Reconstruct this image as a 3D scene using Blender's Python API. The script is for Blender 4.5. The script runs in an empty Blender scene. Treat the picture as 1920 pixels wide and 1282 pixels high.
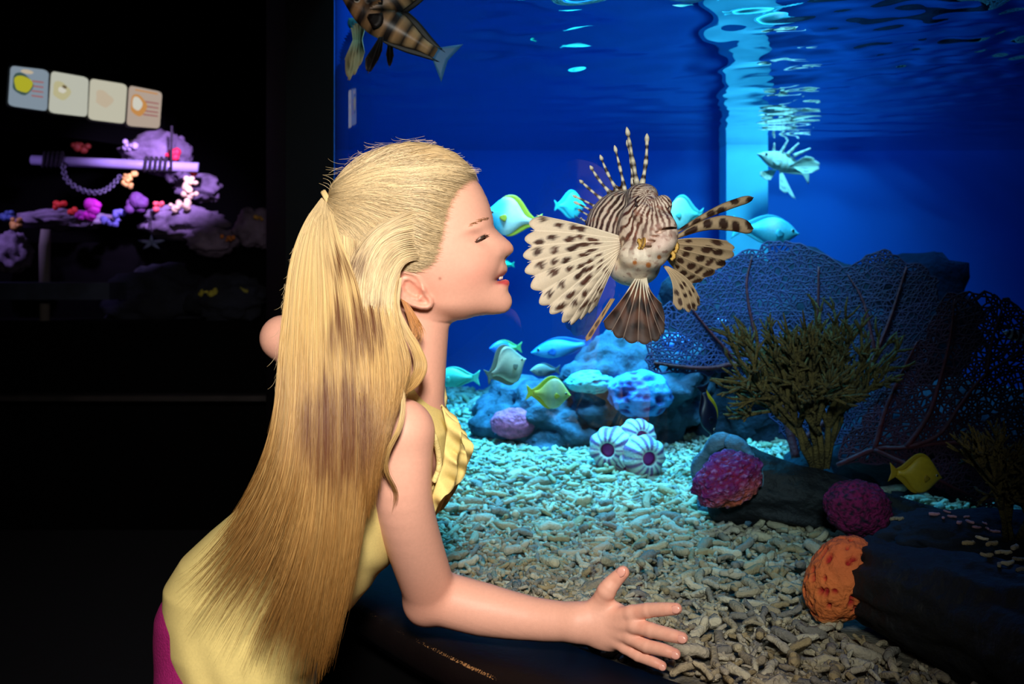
import bpy, math, random
import numpy as np
from mathutils import Vector, Matrix, noise as mnoise
from mathutils.geometry import delaunay_2d_cdt

random.seed(7); RNG = np.random.default_rng(7)
SC = bpy.context.scene
COL = SC.collection
PI = math.pi
FPX = 1900.0          # focal length in pixels of the 1920 px wide frame
EYE = 1.2             # eye height above the room floor
BED = 0.764           # top of the tank bed
SURF = 1.620          # water line
CX, CY, RG = 1.3185, 2.3305, 1.70     # the curved tank front

def W(px, py, Y):
    """point at depth Y that the photograph shows at pixel (px, py)"""
    return np.array([(px-960.0)/FPX*Y, Y, EYE-(py-500.0)/FPX*Y])
def WV(px, py, Y): return Vector(W(px, py, Y))
def lin(c):
    c = c/255.0
    return c/12.92 if c <= .04045 else ((c+.055)/1.055)**2.4
def rgb(r, g, b): return (lin(r), lin(g), lin(b), 1.0)

# ------------------------------------------------------------------ camera
cam = bpy.data.cameras.new('camera'); camo = bpy.data.objects.new('camera', cam); COL.objects.link(camo)
camo.location = (0, 0, EYE); camo.rotation_euler = (PI/2, 0, 0)
cam.sensor_width = 36.0; cam.lens = 36.0*FPX/1920.0; cam.shift_y = -141.0/1920.0
cam.clip_start = .02; cam.clip_end = 60
cam.dof.use_dof = True; cam.dof.focus_distance = 1.17; cam.dof.aperture_fstop = 9.0
SC.camera = camo
# ------------------------------------------------------------------ world, exposure
w = bpy.data.worlds.new('world'); SC.world = w; w.use_nodes = True
w.node_tree.nodes['Background'].inputs[0].default_value = (.10, .14, .3, 1)
w.node_tree.nodes['Background'].inputs[1].default_value = .004
SC.view_settings.view_transform = 'Standard'; SC.view_settings.look = 'None'
SC.view_settings.gamma = 1.0; SC.view_settings.use_curve_mapping = False
SC.view_settings.exposure = 0.0
cy = SC.cycles
cy.use_denoising = True; cy.max_bounces = 10; cy.diffuse_bounces = 3; cy.glossy_bounces = 4
cy.transmission_bounces = 6; cy.transparent_max_bounces = 48; cy.volume_bounces = 0
cy.sample_clamp_indirect = 4.0; cy.caustics_reflective = False; cy.caustics_refractive = False
# ------------------------------------------------------------------ lights
def light(name, kind, loc, target, energy, color, size=.1, size_y=None, spot=None, blend=.5, spread=None):
    l = bpy.data.lights.new(name, kind); o = bpy.data.objects.new(name, l); COL.objects.link(o)
    o.location = loc; d = Vector(target)-Vector(loc); o.rotation_euler = d.to_track_quat('-Z', 'Y').to_euler()
    l.energy = energy; l.color = color
    if kind == 'AREA':
        l.size = size
        if size_y: l.shape = 'RECTANGLE'; l.size_y = size_y
        if spread: l.spread = spread
    else: l.shadow_soft_size = size
    if spot: l.spot_size = math.radians(spot); l.spot_blend = blend
    return o
# the photographer's flash, lifted to the left of the camera and aimed at the child's head
light('flash', 'SPOT', (.02, -.2, 1.66), (-.13, 1.17, 1.13), 134, (1.0, .89, .80), .11, spot=56, blend=1.0)
# lamps over the water: a cyan one over the open gravel, blue ones over the reef and along the back
light('tank_lamp', 'AREA', (.02, 2.62, 2.5), (.02, 2.55, BED), 38, (.08, .68, 1.0), .6, .6, spread=1.15)
light('reef_lamp', 'AREA', (.95, 2.5, 2.5), (.8, 2.6, .9), 7, (.08, .30, 1.0), .8, .8)
light('back_lamp', 'AREA', (.45, 3.22, 2.3), (.40, 3.60, 1.2), 22, (.035, .34, 1.0), 2.4, .25)
light('column_lamp', 'AREA', (.93, 2.88, 2.3), (.90, 3.46, 1.40), 4.2, (.42, .95, 1.0), .25, .25, spread=1.2)
light('front_fill', 'AREA', (.26, 1.80, 2.5), (.16, 2.5, .9), 13, (.36, .80, 1.0), .5, .3, spread=1.1)  # unseen fill, added to brighten fish and rocks from the front
# coloured spots in the exhibit across the room
light('exhibit_spot', 'SPOT', (-1.35, 4.2, 1.95), (-1.80, 5.1, 1.60), 150, (.62, .42, 1.0), .03, spot=50, blend=.8)
light('exhibit_spot', 'SPOT', (-2.5, 4.3, 1.95), (-2.3, 5.0, 1.3), 24, (.55, .40, 1.0), .03, spot=60, blend=.9)

# ------------------------------------------------------------------ materials
def mat(name, color=None, rough=.6, attr=None, spec=.5, nscale=0, namt=0., bump=0., bscale=60., sss=0., sssr=(.01, .004, .002), coat=0., metal=0., alpha=None, emit=None, estr=0., trans=None):
    m = bpy.data.materials.new(name); m.use_nodes = True
    nt = m.node_tree; b = nt.nodes['Principled BSDF']; N = nt.nodes.new; L = nt.links.new
    b.inputs['Roughness'].default_value = rough; b.inputs['Specular IOR Level'].default_value = spec
    b.inputs['Metallic'].default_value = metal
    tc = N('ShaderNodeTexCoord')
    src = None
    if attr:
        a = N('ShaderNodeAttribute'); a.attribute_name = attr; src = a.outputs['Color']
    if namt > 0:
        t = N('ShaderNodeTexNoise'); t.inputs['Scale'].default_value = nscale; t.inputs['Detail'].default_value = 6
        L(tc.outputs['Object'], t.inputs['Vector'])
        mr = N('ShaderNodeMapRange'); mr.inputs['From Min'].default_value = .3; mr.inputs['From Max'].default_value = .7
        mr.inputs['To Min'].default_value = 1-namt; mr.inputs['To Max'].default_value = 1+namt
        L(t.outputs['Fac'], mr.inputs['Value'])
        mx = N('ShaderNodeVectorMath'); mx.operation = 'SCALE'
        if src: L(src, mx.inputs[0])
        else: mx.inputs[0].default_value = color[:3]
        L(mr.outputs['Result'], mx.inputs['Scale']); src = mx.outputs['Vector']
    if src: L(src, b.inputs['Base Color'])
    else: b.inputs['Base Color'].default_value = color
    if bump > 0:
        t = N('ShaderNodeTexNoise'); t.inputs['Scale'].default_value = bscale; t.inputs['Detail'].default_value = 5
        L(tc.outputs['Object'], t.inputs['Vector'])
        bp = N('ShaderNodeBump'); bp.inputs['Strength'].default_value = bump; bp.inputs['Distance'].default_value = .01
        L(t.outputs['Fac'], bp.inputs['Height']); L(bp.outputs['Normal'], b.inputs['Normal'])
    if sss:
        b.inputs['Subsurface Weight'].default_value = sss; b.inputs['Subsurface Radius'].default_value = sssr
        b.inputs['Subsurface Scale'].default_value = 1.0
    if coat: b.inputs['Coat Weight'].default_value = coat; b.inputs['Coat Roughness'].default_value = .15
    if emit: b.inputs['Emission Color'].default_value = emit; b.inputs['Emission Strength'].default_value = estr
    if alpha is not None: b.inputs['Alpha'].default_value = alpha
    if trans:      # thin sheet: some light passes through
        tr = N('ShaderNodeBsdfTranslucent'); ms = N('ShaderNodeMixShader'); ms.inputs[0].default_value = trans
        if src: L(src, tr.inputs['Color'])
        else: tr.inputs['Color'].default_value = color
        out = nt.nodes['Material Output']; L(b.outputs[0], ms.inputs[1]); L(tr.outputs[0], ms.inputs[2]); L(ms.outputs[0], out.inputs['Surface'])
    return m

# ------------------------------------------------------------------ objects
def tag(o, label=None, cat=None, group=None, kind=None):
    for k, v in (('label', label), ('category', cat), ('group', group), ('kind', kind)):
        if v: o[k] = v
    return o
def empty(name, loc, label=None, cat=None, group=None):
    o = bpy.data.objects.new(name, None); COL.objects.link(o); o.location = loc; o.empty_display_size = .05
    return tag(o, label, cat, group)
def link(name, me, m, parent=None, smooth=True):
    o = bpy.data.objects.new(name, me); COL.objects.link(o)
    if m is not None and not me.materials:
        for q in (m if isinstance(m, (list, tuple)) else [m]): me.materials.append(q)
    if parent is not None:
        o.parent = parent; o.location = tuple(-c for c in parent_loc(parent))
    return o
def parent_loc(p):
    l = Vector(p.location); q = p.parent
    while q: l = l+Vector(q.location); q = q.parent
    return l
def mesh(name, V, F, col=None, smooth=True):
    me = bpy.data.meshes.new(name)
    V = np.asarray(V, np.float32)
    if isinstance(F, np.ndarray):
        n, k = F.shape
        me.vertices.add(len(V)); me.vertices.foreach_set('co', V.ravel())
        me.loops.add(n*k); me.loops.foreach_set('vertex_index', F.astype(np.int32).ravel())
        me.polygons.add(n); me.polygons.foreach_set('loop_start', np.arange(0, n*k, k, dtype=np.int32))
        me.update(calc_edges=True)
    else:
        me.from_pydata([tuple(map(float, v)) for v in V], [], [tuple(f) for f in F]); me.update()
    if smooth and len(me.polygons): me.polygons.foreach_set('use_smooth', np.ones(len(me.polygons), bool))
    if col is not None:
        a = me.color_attributes.new('col', 'FLOAT_COLOR', 'POINT')
        c = np.ones((len(V), 4), np.float32); c[:, :3] = np.asarray(col)[:, :3]
        a.data.foreach_set('color', c.ravel())
    return me
def obj(name, V, F, m, parent=None, col=None, smooth=True):
    return link(name, mesh(name, V, F, col, smooth), m, parent)
def struct(name, V, F, m, col=None, smooth=False, parent=None):
    o = obj(name, V, F, m, parent, col, smooth)
    if parent is None: o['kind'] = 'structure'
    return o
class MB:
    """collects shapes into one mesh"""
    def __init__(s): s.V = []; s.F = []; s.C = []
    def add(s, V, F, c=None):
        b = len(s.V); s.V += [tuple(v) for v in V]; s.F += [tuple(b+i for i in f) for f in F]
        if c is not None: s.C += ([tuple(c)]*len(V) if np.ndim(c) == 1 else [tuple(x) for x in c])
        return s
    def box(s, lo, hi, c=None):
        x0, y0, z0 = lo; x1, y1, z1 = hi
        return s.add([(x0,y0,z0),(x1,y0,z0),(x1,y1,z0),(x0,y1,z0),(x0,y0,z1),(x1,y0,z1),(x1,y1,z1),(x0,y1,z1)],
              [(0,3,2,1),(4,5,6,7),(0,1,5,4),(1,2,6,5),(2,3,7,6),(3,0,4,7)], c)
    def tube(s, pts, r, n=8, c=None, flat=None):
        V, F = tube(pts, r, n, flat); return s.add(V, F, c)
    def build(s, name, m, parent=None, smooth=True):
        return obj(name, s.V, s.F, m, parent, s.C if len(s.C) == len(s.V) and s.C else None, smooth)
def tube(pts, r, n=8, flat=None, up=(0, 0, 1)):
    P = [Vector(p) for p in pts]; k = len(P)
    R = [r]*k if np.isscalar(r) else list(r)
    V, F = [], []; prev = None
    for i, p in enumerate(P):
        t = (P[min(i+1, k-1)]-P[max(i-1, 0)])
        t = t.normalized() if t.length > 1e-9 else Vector((0, 0, 1))
        if prev is None:
            u = Vector(up)
            if abs(u.dot(t)) > .95: u = Vector((1, 0, 0)) if abs(t.x) < .9 else Vector((0, 1, 0))
            a = (u-t*u.dot(t)).normalized()
        else:
            a = prev-t*prev.dot(t); a = a.normalized() if a.length > 1e-6 else t.orthogonal().normalized()
        prev = a; b = t.cross(a)
        for j in range(n):
            th = 2*PI*j/n
            V.append(p+a*(R[i]*math.cos(th)*(flat or 1))+b*(R[i]*math.sin(th)))
    for i in range(k-1):
        for j in range(n):
            F.append((i*n+j, i*n+(j+1) % n, (i+1)*n+(j+1) % n, (i+1)*n+j))
    V += [P[0], P[-1]]
    for j in range(n):
        F.append((k*n, (j+1) % n, j)); F.append((k*n+1, (k-1)*n+j, (k-1)*n+(j+1) % n))
    return [tuple(v) for v in V], F
def catmull(P, n=8):
    P = [np.asarray(p, float) for p in P]; out = []
    Q = [2*P[0]-P[1]]+P+[2*P[-1]-P[-2]]
    for i in range(1, len(Q)-2):
        for t in np.linspace(0, 1, n, endpoint=False):
            a, b, c, d = Q[i-1], Q[i], Q[i+1], Q[i+2]
            out.append(.5*((2*b)+(-a+c)*t+(2*a-5*b+4*c-d)*t*t+(-a+3*b-3*c+d)*t**3))
    out.append(P[-1]); return np.array(out)
def fnoise(V, scale, octv=4, seed=0.):
    o = Vector((seed*13.7, seed*7.1, seed*3.3))
    return np.array([mnoise.fractal(Vector(v)*scale+o, 1.0, 2.0, octv) for v in V])
_ICO = {}
def ico(sub):
    if sub not in _ICO:
        import bmesh
        bm = bmesh.new(); bmesh.ops.create_icosphere(bm, subdivisions=sub, radius=1)
        V = np.array([v.co[:] for v in bm.verts]); F = np.array([[v.index for v in f.verts] for f in bm.faces]); bm.free()
        _ICO[sub] = (V, F)
    return _ICO[sub]

# ------------------------------------------------------------------ implicit surfaces
def nets(F, o, h):
    S = F < 0; nx, ny, nz = F.shape
    c = np.zeros((nx-1, ny-1, nz-1), np.uint8); cor = []
    for i in (0, 1):
        for j in (0, 1):
            for k in (0, 1):
                cor.append((i, j, k)); c += S[i:nx-1+i, j:ny-1+j, k:nz-1+k]
    m = (c > 0) & (c < 8); I = np.argwhere(m); idx = -np.ones(m.shape, np.int64); idx[m] = np.arange(len(I))
    val = [F[I[:, 0]+a, I[:, 1]+b, I[:, 2]+d] for a, b, d in cor]
    pos = np.zeros((len(I), 3)); cnt = np.zeros(len(I))
    for p in range(8):
        for q in range(p+1, 8):
            df = np.array(cor[q])-np.array(cor[p])
            if np.abs(df).sum() != 1: continue
            x = (val[p] < 0) != (val[q] < 0)
            t = val[p]/(val[p]-val[q]+1e-20)
            pos[x] += np.array(cor[p])+t[x, None]*df; cnt[x] += 1
    V = (I+pos/cnt[:, None])*h+np.array(o); Q = []
    for ax in range(3):
        sl = [slice(1, -1)]*3; sl[ax] = slice(0, -1); sh = list(sl); sh[ax] = slice(1, None)
        a, b = S[tuple(sl)], S[tuple(sh)]; E = np.argwhere(a != b)
        flip = a[a != b]
        off = np.ones(3, int); off[ax] = 0; E = E+off
        u, v = [(1, 2), (2, 0), (0, 1)][ax]
        eu = np.zeros(3, int); eu[u] = 1; ev = np.zeros(3, int); ev[v] = 1
        g = lambda e: idx[e[:, 0], e[:, 1], e[:, 2]]
        q = np.stack([g(E-eu-ev), g(E-ev), g(E), g(E-eu)], 1)
        q[~flip] = q[~flip][:, ::-1]; Q.append(q)
    Q = np.concatenate(Q); Q = Q[(Q >= 0).all(1)]
    return V, Q
def grid(lo, hi, h):
    ax = [np.arange(l, u+h, h) for l, u in zip(lo, hi)]
    return np.meshgrid(*ax, indexing='ij', sparse=True)
def implicit(fn, lo, hi, h):
    X, Y, Z = grid(lo, hi, h)
    F = fn(X, Y, Z); F = np.broadcast_to(F, (X.size, Y.size, Z.size))
    return nets(np.ascontiguousarray(F), lo, h)
def smin(a, b, k):
    h = np.clip(.5+.5*(b-a)/k, 0, 1); return b+(a-b)*h-k*h*(1-h)
def smax(a, b, k): return -smin(-a, -b, k)
def cap(X, Y, Z, a, b, ra, rb):
    a = np.asarray(a); b = np.asarray(b); d = b-a; L2 = (d*d).sum()
    h = np.clip(((X-a[0])*d[0]+(Y-a[1])*d[1]+(Z-a[2])*d[2])/L2, 0, 1)
    return np.sqrt((X-a[0]-h*d[0])**2+(Y-a[1]-h*d[1])**2+(Z-a[2]-h*d[2])**2)-(ra+(rb-ra)*h)
def ell(X, Y, Z, c, r, R=None):
    x, y, z = X-c[0], Y-c[1], Z-c[2]
    if R is not None:
        R = np.asarray(R); x, y, z = (R[0][0]*x+R[0][1]*y+R[0][2]*z, R[1][0]*x+R[1][1]*y+R[1][2]*z, R[2][0]*x+R[2][1]*y+R[2][2]*z)
    k0 = np.sqrt((x/r[0])**2+(y/r[1])**2+(z/r[2])**2)
    k1 = np.sqrt((x/r[0]**2)**2+(y/r[1]**2)**2+(z/r[2]**2)**2)+1e-9
    return k0*(k0-1)/k1
def poly_sdf(PX, PY, poly):
    """signed distance (negative inside) to a polygon, arrays PX, PY"""
    P = np.asarray(poly, float); d = np.full(np.broadcast(PX, PY).shape, 1e18); ins = np.zeros(d.shape, bool)
    for i in range(len(P)):
        a, b = P[i], P[(i+1) % len(P)]; e = b-a
        t = np.clip(((PX-a[0])*e[0]+(PY-a[1])*e[1])/((e*e).sum()+1e-12), 0, 1)
        d = np.minimum(d, (PX-a[0]-t*e[0])**2+(PY-a[1]-t*e[1])**2)
        if a[1] != b[1]:
            cr = ((a[1] > PY) != (b[1] > PY)) & (PX < (b[0]-a[0])*(PY-a[1])/(b[1]-a[1])+a[0]); ins ^= cr
    d = np.sqrt(d); return np.where(ins, -d, d)
# ================================================================== THE SETTING
M_black = mat('matt black paint', rgb(2, 2, 3), .9, spec=.1, nscale=3, namt=.4)
M_floor = mat('dark carpet', rgb(10, 12, 26), .95, nscale=40, namt=.3)
M_ledge = mat('dark varnished wood', rgb(17, 10, 10), .62, spec=.13, nscale=9, namt=.35, bump=.1, bscale=90)
M_back = mat('blue painted tank wall', rgb(8, 92, 172), .8, nscale=1.5, namt=.12)
M_bed = mat('tank bed sand', rgb(120, 112, 96), .95, nscale=80, namt=.4, bump=.8, bscale=90)

def quad(name, p, m): return struct(name, p, [(0, 1, 2, 3)], m)
def slab(name, lo, hi, m):
    b = MB(); b.box(lo, hi); o = b.build(name, m, None, False); o['kind'] = 'structure'; return o
slab('floor', (-4.5, -2.0, -.05), (5.5, 6.4, 0), M_floor)
slab('ceiling', (-4.5, -2.0, 2.9), (5.5, 6.4, 3.0), M_black)
slab('wall_left', (-4.5, -2.0, 0), (-4.4, 6.4, 2.9), M_black)
slab('wall_back', (-4.4, 6.3, 0), (5.5, 6.4, 2.9), M_black)
slab('wall_front', (-4.4, -2.0, 0), (5.5, -1.9, 2.9), M_black)
slab('wall_right', (5.4, -1.9, 0), (5.5, 6.3, 2.9), M_black)

# footprint of the tank: the glass arc, then straight sides to the back wall
A0, A1 = math.radians(188), math.radians(325)       # arc from the far side round the front to the right
def arc(r, a): return (CX+r*math.cos(a), CY+r*math.sin(a))
NA = 96
ang = [A0+(A1-A0)*i/NA for i in range(NA+1)]
YB = 3.66                                           # tank back wall
def footprint(r, yb):
    p = [arc(r, a) for a in ang]
    return [(-.74, yb)]+p+[(p[-1][0]+.25, yb)]
def prism(fp, z0, z1, cap_ends=True, closed=True):
    n = len(fp); V = [(x, y, z0) for x, y in fp]+[(x, y, z1) for x, y in fp]
    F = [(i, (i+1) % n, n+(i+1) % n, n+i) for i in range(n if closed else n-1)]
    if cap_ends: F += [tuple(range(n))[::-1], tuple(range(n, 2*n))]
    return V, F
def ring(r0, r1, z0, z1, a_list):
    V, F = [], []; n = len(a_list)
    for a in a_list:
        for r, z in ((r0, z0), (r1, z0), (r1, z1), (r0, z1)): x, y = arc(r, a); V.append((x, y, z))
    for i in range(n-1):
        for j in range(4): F.append((4*i+j, 4*i+(j+1) % 4, 4*i+4+(j+1) % 4, 4*i+4+j))
    F += [(0, 1, 2, 3), (4*n-1, 4*n-2, 4*n-3, 4*n-4)]
    return V, F
# base cabinet under the window, ledge, hood above the window
V, F = ring(RG-.06, RG+.10, 0, BED-.05, ang); struct('wall_tank_base', V, F, M_black, smooth=False)
# ledge with a worn rounded nosing
led = [(RG+.004, BED-.05), (RG+.004, BED-.002), (RG+.10, BED-.002), (RG+.118, BED-.004), (RG+.1215, BED-.0062), (RG+.1238, BED-.0082), (RG+.126, BED-.0105), (RG+.129, BED-.020), (RG+.126, BED-.036), (RG+.118, BED-.05)]
fa = [A0+(A1-A0)*i/400 for i in range(401)]
V = []; n = len(led)
for a in fa:
    for r, z in led: x, y = arc(r, a); V.append((x, y, z))
F = [(n*i+j, n*i+(j+1) % n, n*i+n+(j+1) % n, n*i+n+j) for i in range(400) for j in range(n)]
o_ledge = struct('trim_1', V, F, M_ledge, smooth=True)
M_scuff = mat('worn bare edge', rgb(150, 112, 74), .7, nscale=300, namt=.6)
m = M_ledge.node_tree   # bare wood shows where the nosing is chipped
def worn(nt):
    N, L = nt.nodes.new, nt.links.new
    b = nt.nodes['Principled BSDF']; src = b.inputs['Base Color'].links[0].from_socket
    at = N('ShaderNodeAttribute'); at.attribute_name = 'wear'
    tx = N('ShaderNodeTexNoise'); tx.inputs['Scale'].default_value = 420; tx.inputs['Detail'].default_value = 8; tx.inputs['Roughness'].default_value = .75
    tc = N('ShaderNodeTexCoord'); L(tc.outputs['Object'], tx.inputs['Vector'])
    t2 = N('ShaderNodeTexNoise'); t2.inputs['Scale'].default_value = 9; L(tc.outputs['Object'], t2.inputs['Vector'])
    a1 = N('ShaderNodeMath'); a1.operation = 'MULTIPLY'; L(tx.outputs['Fac'], a1.inputs[0]); L(at.outputs['Fac'], a1.inputs[1])
    a2 = N('ShaderNodeMath'); a2.operation = 'MULTIPLY'; L(a1.outputs[0], a2.inputs[0]); L(t2.outputs['Fac'], a2.inputs[1])
    st = N('ShaderNodeMapRange'); st.inputs['From Min'].default_value = .262; st.inputs['From Max'].default_value = .30; L(a2.outputs[0], st.inputs['Value'])
    mx = N('ShaderNodeMixRGB'); L(st.outputs[0], mx.inputs[0]); L(src, mx.inputs[1]); mx.inputs[2].default_value = rgb(170, 125, 80)
    L(mx.outputs[0], b.inputs['Base Color'])
worn(M_ledge.node_tree)
wa = o_ledge.data.attributes.new('wear', 'FLOAT', 'POINT')
wear = np.array([[0, 0, 0, 0, .95, 1.0, .1, 0, 0, 0]]*401, np.float32).ravel(); wa.data.foreach_set('value', wear)

V, F = ring(RG-.05, RG+.05, 1.9, 2.9, ang); struct('wall_tank_hood', V, F, M_black)
# back and sides of the tank
sx0 = -.74; sx1 = arc(RG, A1)[0]+.25
slab('wall_tank_back', (sx0-.005, YB, .5), (sx1+.05, YB+.05, 2.6), M_back)
p0 = arc(RG, A0)
V, F = prism([(p0[0]-.002, p0[1]), (-.74, YB), (-.75, YB), (p0[0]-.012, p0[1])], .5, 2.6); struct('wall_tank_left', V, F, M_back)
V, F = prism([(p0[0]-.001, p0[1]-.012), (-.755, YB+.05), (-.90, YB+.05), (p0[0]-.10, p0[1]-.012)], 0, 2.9); struct('wall_tank_outer', V, F, M_black)
slab('wall_tank_right', (sx1, arc(RG, A1)[1]-.3, .5), (sx1+.05, YB, 2.6), M_back)
slab('column', tuple(W(1362, 500, 3.5)[:2])+(BED-.05,), (W(1440, 500, 3.5)[0], 3.62, 2.3), mat('pale cyan plaster', rgb(120, 212, 226), .7, nscale=6, namt=.1))
# the glass: one clear curved sheet, reflecting by its angle
def clear_mat(name, ior, tint=(1, 1, 1, 1), rough=0.0, pane=False):
    m = bpy.data.materials.new(name); m.use_nodes = True; nt = m.node_tree; nt.nodes.clear(); N, L = nt.nodes.new, nt.links.new
    o = N('ShaderNodeOutputMaterial'); t = N('ShaderNodeBsdfTransparent'); t.inputs[0].default_value = tint
    g = N('ShaderNodeBsdfGlossy'); g.inputs['Roughness'].default_value = rough; f = N('ShaderNodeFresnel'); f.inputs[0].default_value = ior
    if pane:       # a thin pane reflects the same from both sides
        ge = N('ShaderNodeNewGeometry'); mi = N('ShaderNodeMapRange'); mi.inputs['To Min'].default_value = ior; mi.inputs['To Max'].default_value = 1/ior
        L(ge.outputs['Backfacing'], mi.inputs['Value']); L(mi.outputs[0], f.inputs[0])
    mx = N('ShaderNodeMixShader'); L(f.outputs[0], mx.inputs[0]); L(t.outputs[0], mx.inputs[1]); L(g.outputs[0], mx.inputs[2]); L(mx.outputs[0], o.inputs['Surface'])
    return m
M_glass = clear_mat('clear acrylic', 1.49, (.97, .99, .99, 1), pane=True)
V = []; ga = [A0+(A1-A0)*i/360 for i in range(361)]
for a in ga:
    x, y = arc(RG, a); V += [(x, y, BED-.05), (x, y, 1.95)]
struct('window_1', V, [(2*i, 2*i+2, 2*i+3, 2*i+1) for i in range(360)], M_glass, smooth=True)
# the water: a body of blue water under a rippled surface
m = bpy.data.materials.new('sea water'); m.use_nodes = True; nt = m.node_tree; nt.nodes.clear()
o = nt.nodes.new('ShaderNodeOutputMaterial'); ab = nt.nodes.new('ShaderNodeVolumeAbsorption'); ab.inputs[0].default_value = (.16, .74, .96, 1); ab.inputs[1].default_value = .62
nt.links.new(ab.outputs[0], o.inputs['Volume']); M_water = m
V, F = prism(footprint(RG-.012, YB-.004), BED-.04, SURF, True)
struct('water', V, F, M_water)
xs = np.linspace(sx0, sx1, 620); ys = np.linspace(CY-RG, YB, 480)
GX, GY = np.meshgrid(xs, ys, indexing='ij')
inside = ((GX-CX)**2+(GY-CY)**2 < (RG-.006)**2) | ((GY > p0[1]) & (GX > p0[0]+(GY-p0[1])/(YB-p0[1])*(-.74-p0[0])))
GZ = np.zeros(GX.shape)
for i in range(26):
    k = RNG.uniform(9, 75); th = RNG.uniform(0, 2*PI); ph = RNG.uniform(0, 2*PI)
    GZ += .019/k*np.sin(k*(GX*math.cos(th)+GY*math.sin(th))+ph)*(1+.0*k)
damp = np.clip((3.7-GY)/1.8, .25, 1)*(.8+.5*np.clip((GX-.6)/.8, 0, 1))
for i in range(22):
    k = RNG.uniform(60, 150); th = RNG.uniform(0, 2*PI); ph = RNG.uniform(0, 2*PI)
    GZ += .042/k*np.sin(k*(GX*math.cos(th)+GY*math.sin(th))+ph+2*np.sin(7*GX+5*GY))*np.clip((GX-.35)/.7, 0, 1)*np.clip((3.0-GY)/1.0, 0, 1)
for i in range(10):
    k = RNG.uniform(14, 60); th = PI/2+RNG.normal(0, .10); ph = RNG.uniform(0, 2*PI)
    GZ += .011/k*np.sin(k*(GX*math.cos(th)+GY*math.sin(th))+ph+.8*np.sin(2.2*GX+i))/np.maximum(damp, .2)*np.clip((GY-1.9)/.8, 0, 1)
GZ = GZ*damp
V = np.stack([GX, GY, SURF+.001+GZ], -1).reshape(-1, 3); ny_ = len(ys)
ii, jj = np.meshgrid(np.arange(len(xs)-1), np.arange(ny_-1), indexing='ij')
keep = inside[:-1, :-1] & inside[1:, 1:] & inside[1:, :-1] & inside[:-1, 1:]
ii, jj = ii[keep], jj[keep]
F = np.stack([ii*ny_+jj, (ii+1)*ny_+jj, (ii+1)*ny_+jj+1, ii*ny_+jj+1], 1)
M_surf = clear_mat('rippled water surface', 1.33)
struct('water_surface', V, F, M_surf, smooth=True)
# bed
V, F = prism(footprint(RG-.014, YB-.002), .55, BED-.012, True); struct('floor_tank', V, F, M_bed)
# ================================================================== CORAL GRAVEL
M_frag = mat('coral rubble', None, .85, attr='tone', nscale=120, namt=.15, bump=.5, bscale=350)
def frag_mesh(n_side, n_ring, seed):
    r = np.random.default_rng(seed); pts = []; rad = []
    tt = [-1, -.9, -.35, .35, .9, 1] if n_ring > 4 else [-1, -.82, .1, .82, 1]; rr = [.45, .85, 1, 1, .85, .45] if n_ring > 4 else [.45, .92, 1, .92, .45]
    bend = r.uniform(-.4, .4); th = r.uniform(.26, .38)
    for t, k in zip(tt, rr):
        pts.append((t, bend*(t*t-.4)+r.normal(0, .05), r.normal(0, .06))); rad.append(th*k*r.uniform(.85, 1.15))
    V, F = tube(pts, rad, n_side); V = list(V)
    if r.random() < .35:      # a stub of a side branch
        x = r.uniform(-.4, .4); an = r.uniform(.5, 1.2)*r.choice((-1, 1)); V2, F2 = tube([(x, 0, 0), (x+.45*math.cos(an), .45*math.sin(an), .1), (x+.7*math.cos(an), .7*math.sin(an), .12)], [th*.8, th*.75, th*.4], n_side)
        F = list(F)+[tuple(i+len(V) for i in f) for f in F2]; V += list(V2)
    return np.array(V), F
def tri(F):
    out = []
    for f in F: out += [(f[0], f[i], f[i+1]) for i in range(1, len(f)-1)]
    return np.array(out)
FR = [frag_mesh(6, 5, 100+i) for i in range(14)]
FRL = [frag_mesh(5, 4, 200+i) for i in range(10)]
FRL = [(v, tri(f)) for v, f in FRL]
PAL = np.array([[214, 196, 160], [190, 172, 140], [226, 212, 182], [168, 152, 128], [205, 190, 165], [184, 160, 118], [150, 142, 130]])
PAL = np.array([[lin(c*.92) for c in p] for p in PAL])
def inside_tank(x, y, marg=.02):
    return ((x-CX)**2+(y-CY)**2 < (RG-marg)**2) & (y < YB-.01) | ((y >= p0[1]) & (y < YB-.01) & (x > p0[0]+(y-p0[1])/(YB-p0[1])*(-.74-p0[0])+marg+.03))
def visible(x, y): return (x > (-330/FPX)*y-.03) & (x < (1150/FPX)*y)
def bed_z(x, y): return .005*np.sin(7*x+2)*np.cos(6*y)+.003*np.sin(17*x-9*y)+.002
spots = []
def scatter(n, y0, y1, size, layers=(0.,)):
    res = []
    while len(res) < n:
        k = n*3
        y = RNG.uniform(y0, y1, k); x = RNG.uniform(-.7, 2.2, k)
        ok = inside_tank(x, y) & visible(x, y)
        for a, b in zip(x[ok], y[ok]):
            res.append((a, b))
            if len(res) >= n: break
    res = np.array(res); s = size*RNG.lognormal(0, .28, n)
    return np.column_stack([res, BED-.004+bed_z(res[:, 0], res[:, 1])+RNG.uniform(-.007, .007, n), s])
near = scatter(10000, .62, 1.75, .0098)
mid = scatter(9000, 1.7, 2.6, .0115)
far = scatter(5800, 2.55, 3.64, .016)
def rot_rand(tilt):
    return Matrix.Rotation(RNG.uniform(0, 2*PI), 3, 'Z') @ Matrix.Rotation(RNG.normal(0, tilt), 3, 'Y') @ Matrix.Rotation(RNG.uniform(0, 2*PI), 3, 'X')
allp = np.vstack([near, mid, far])
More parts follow.
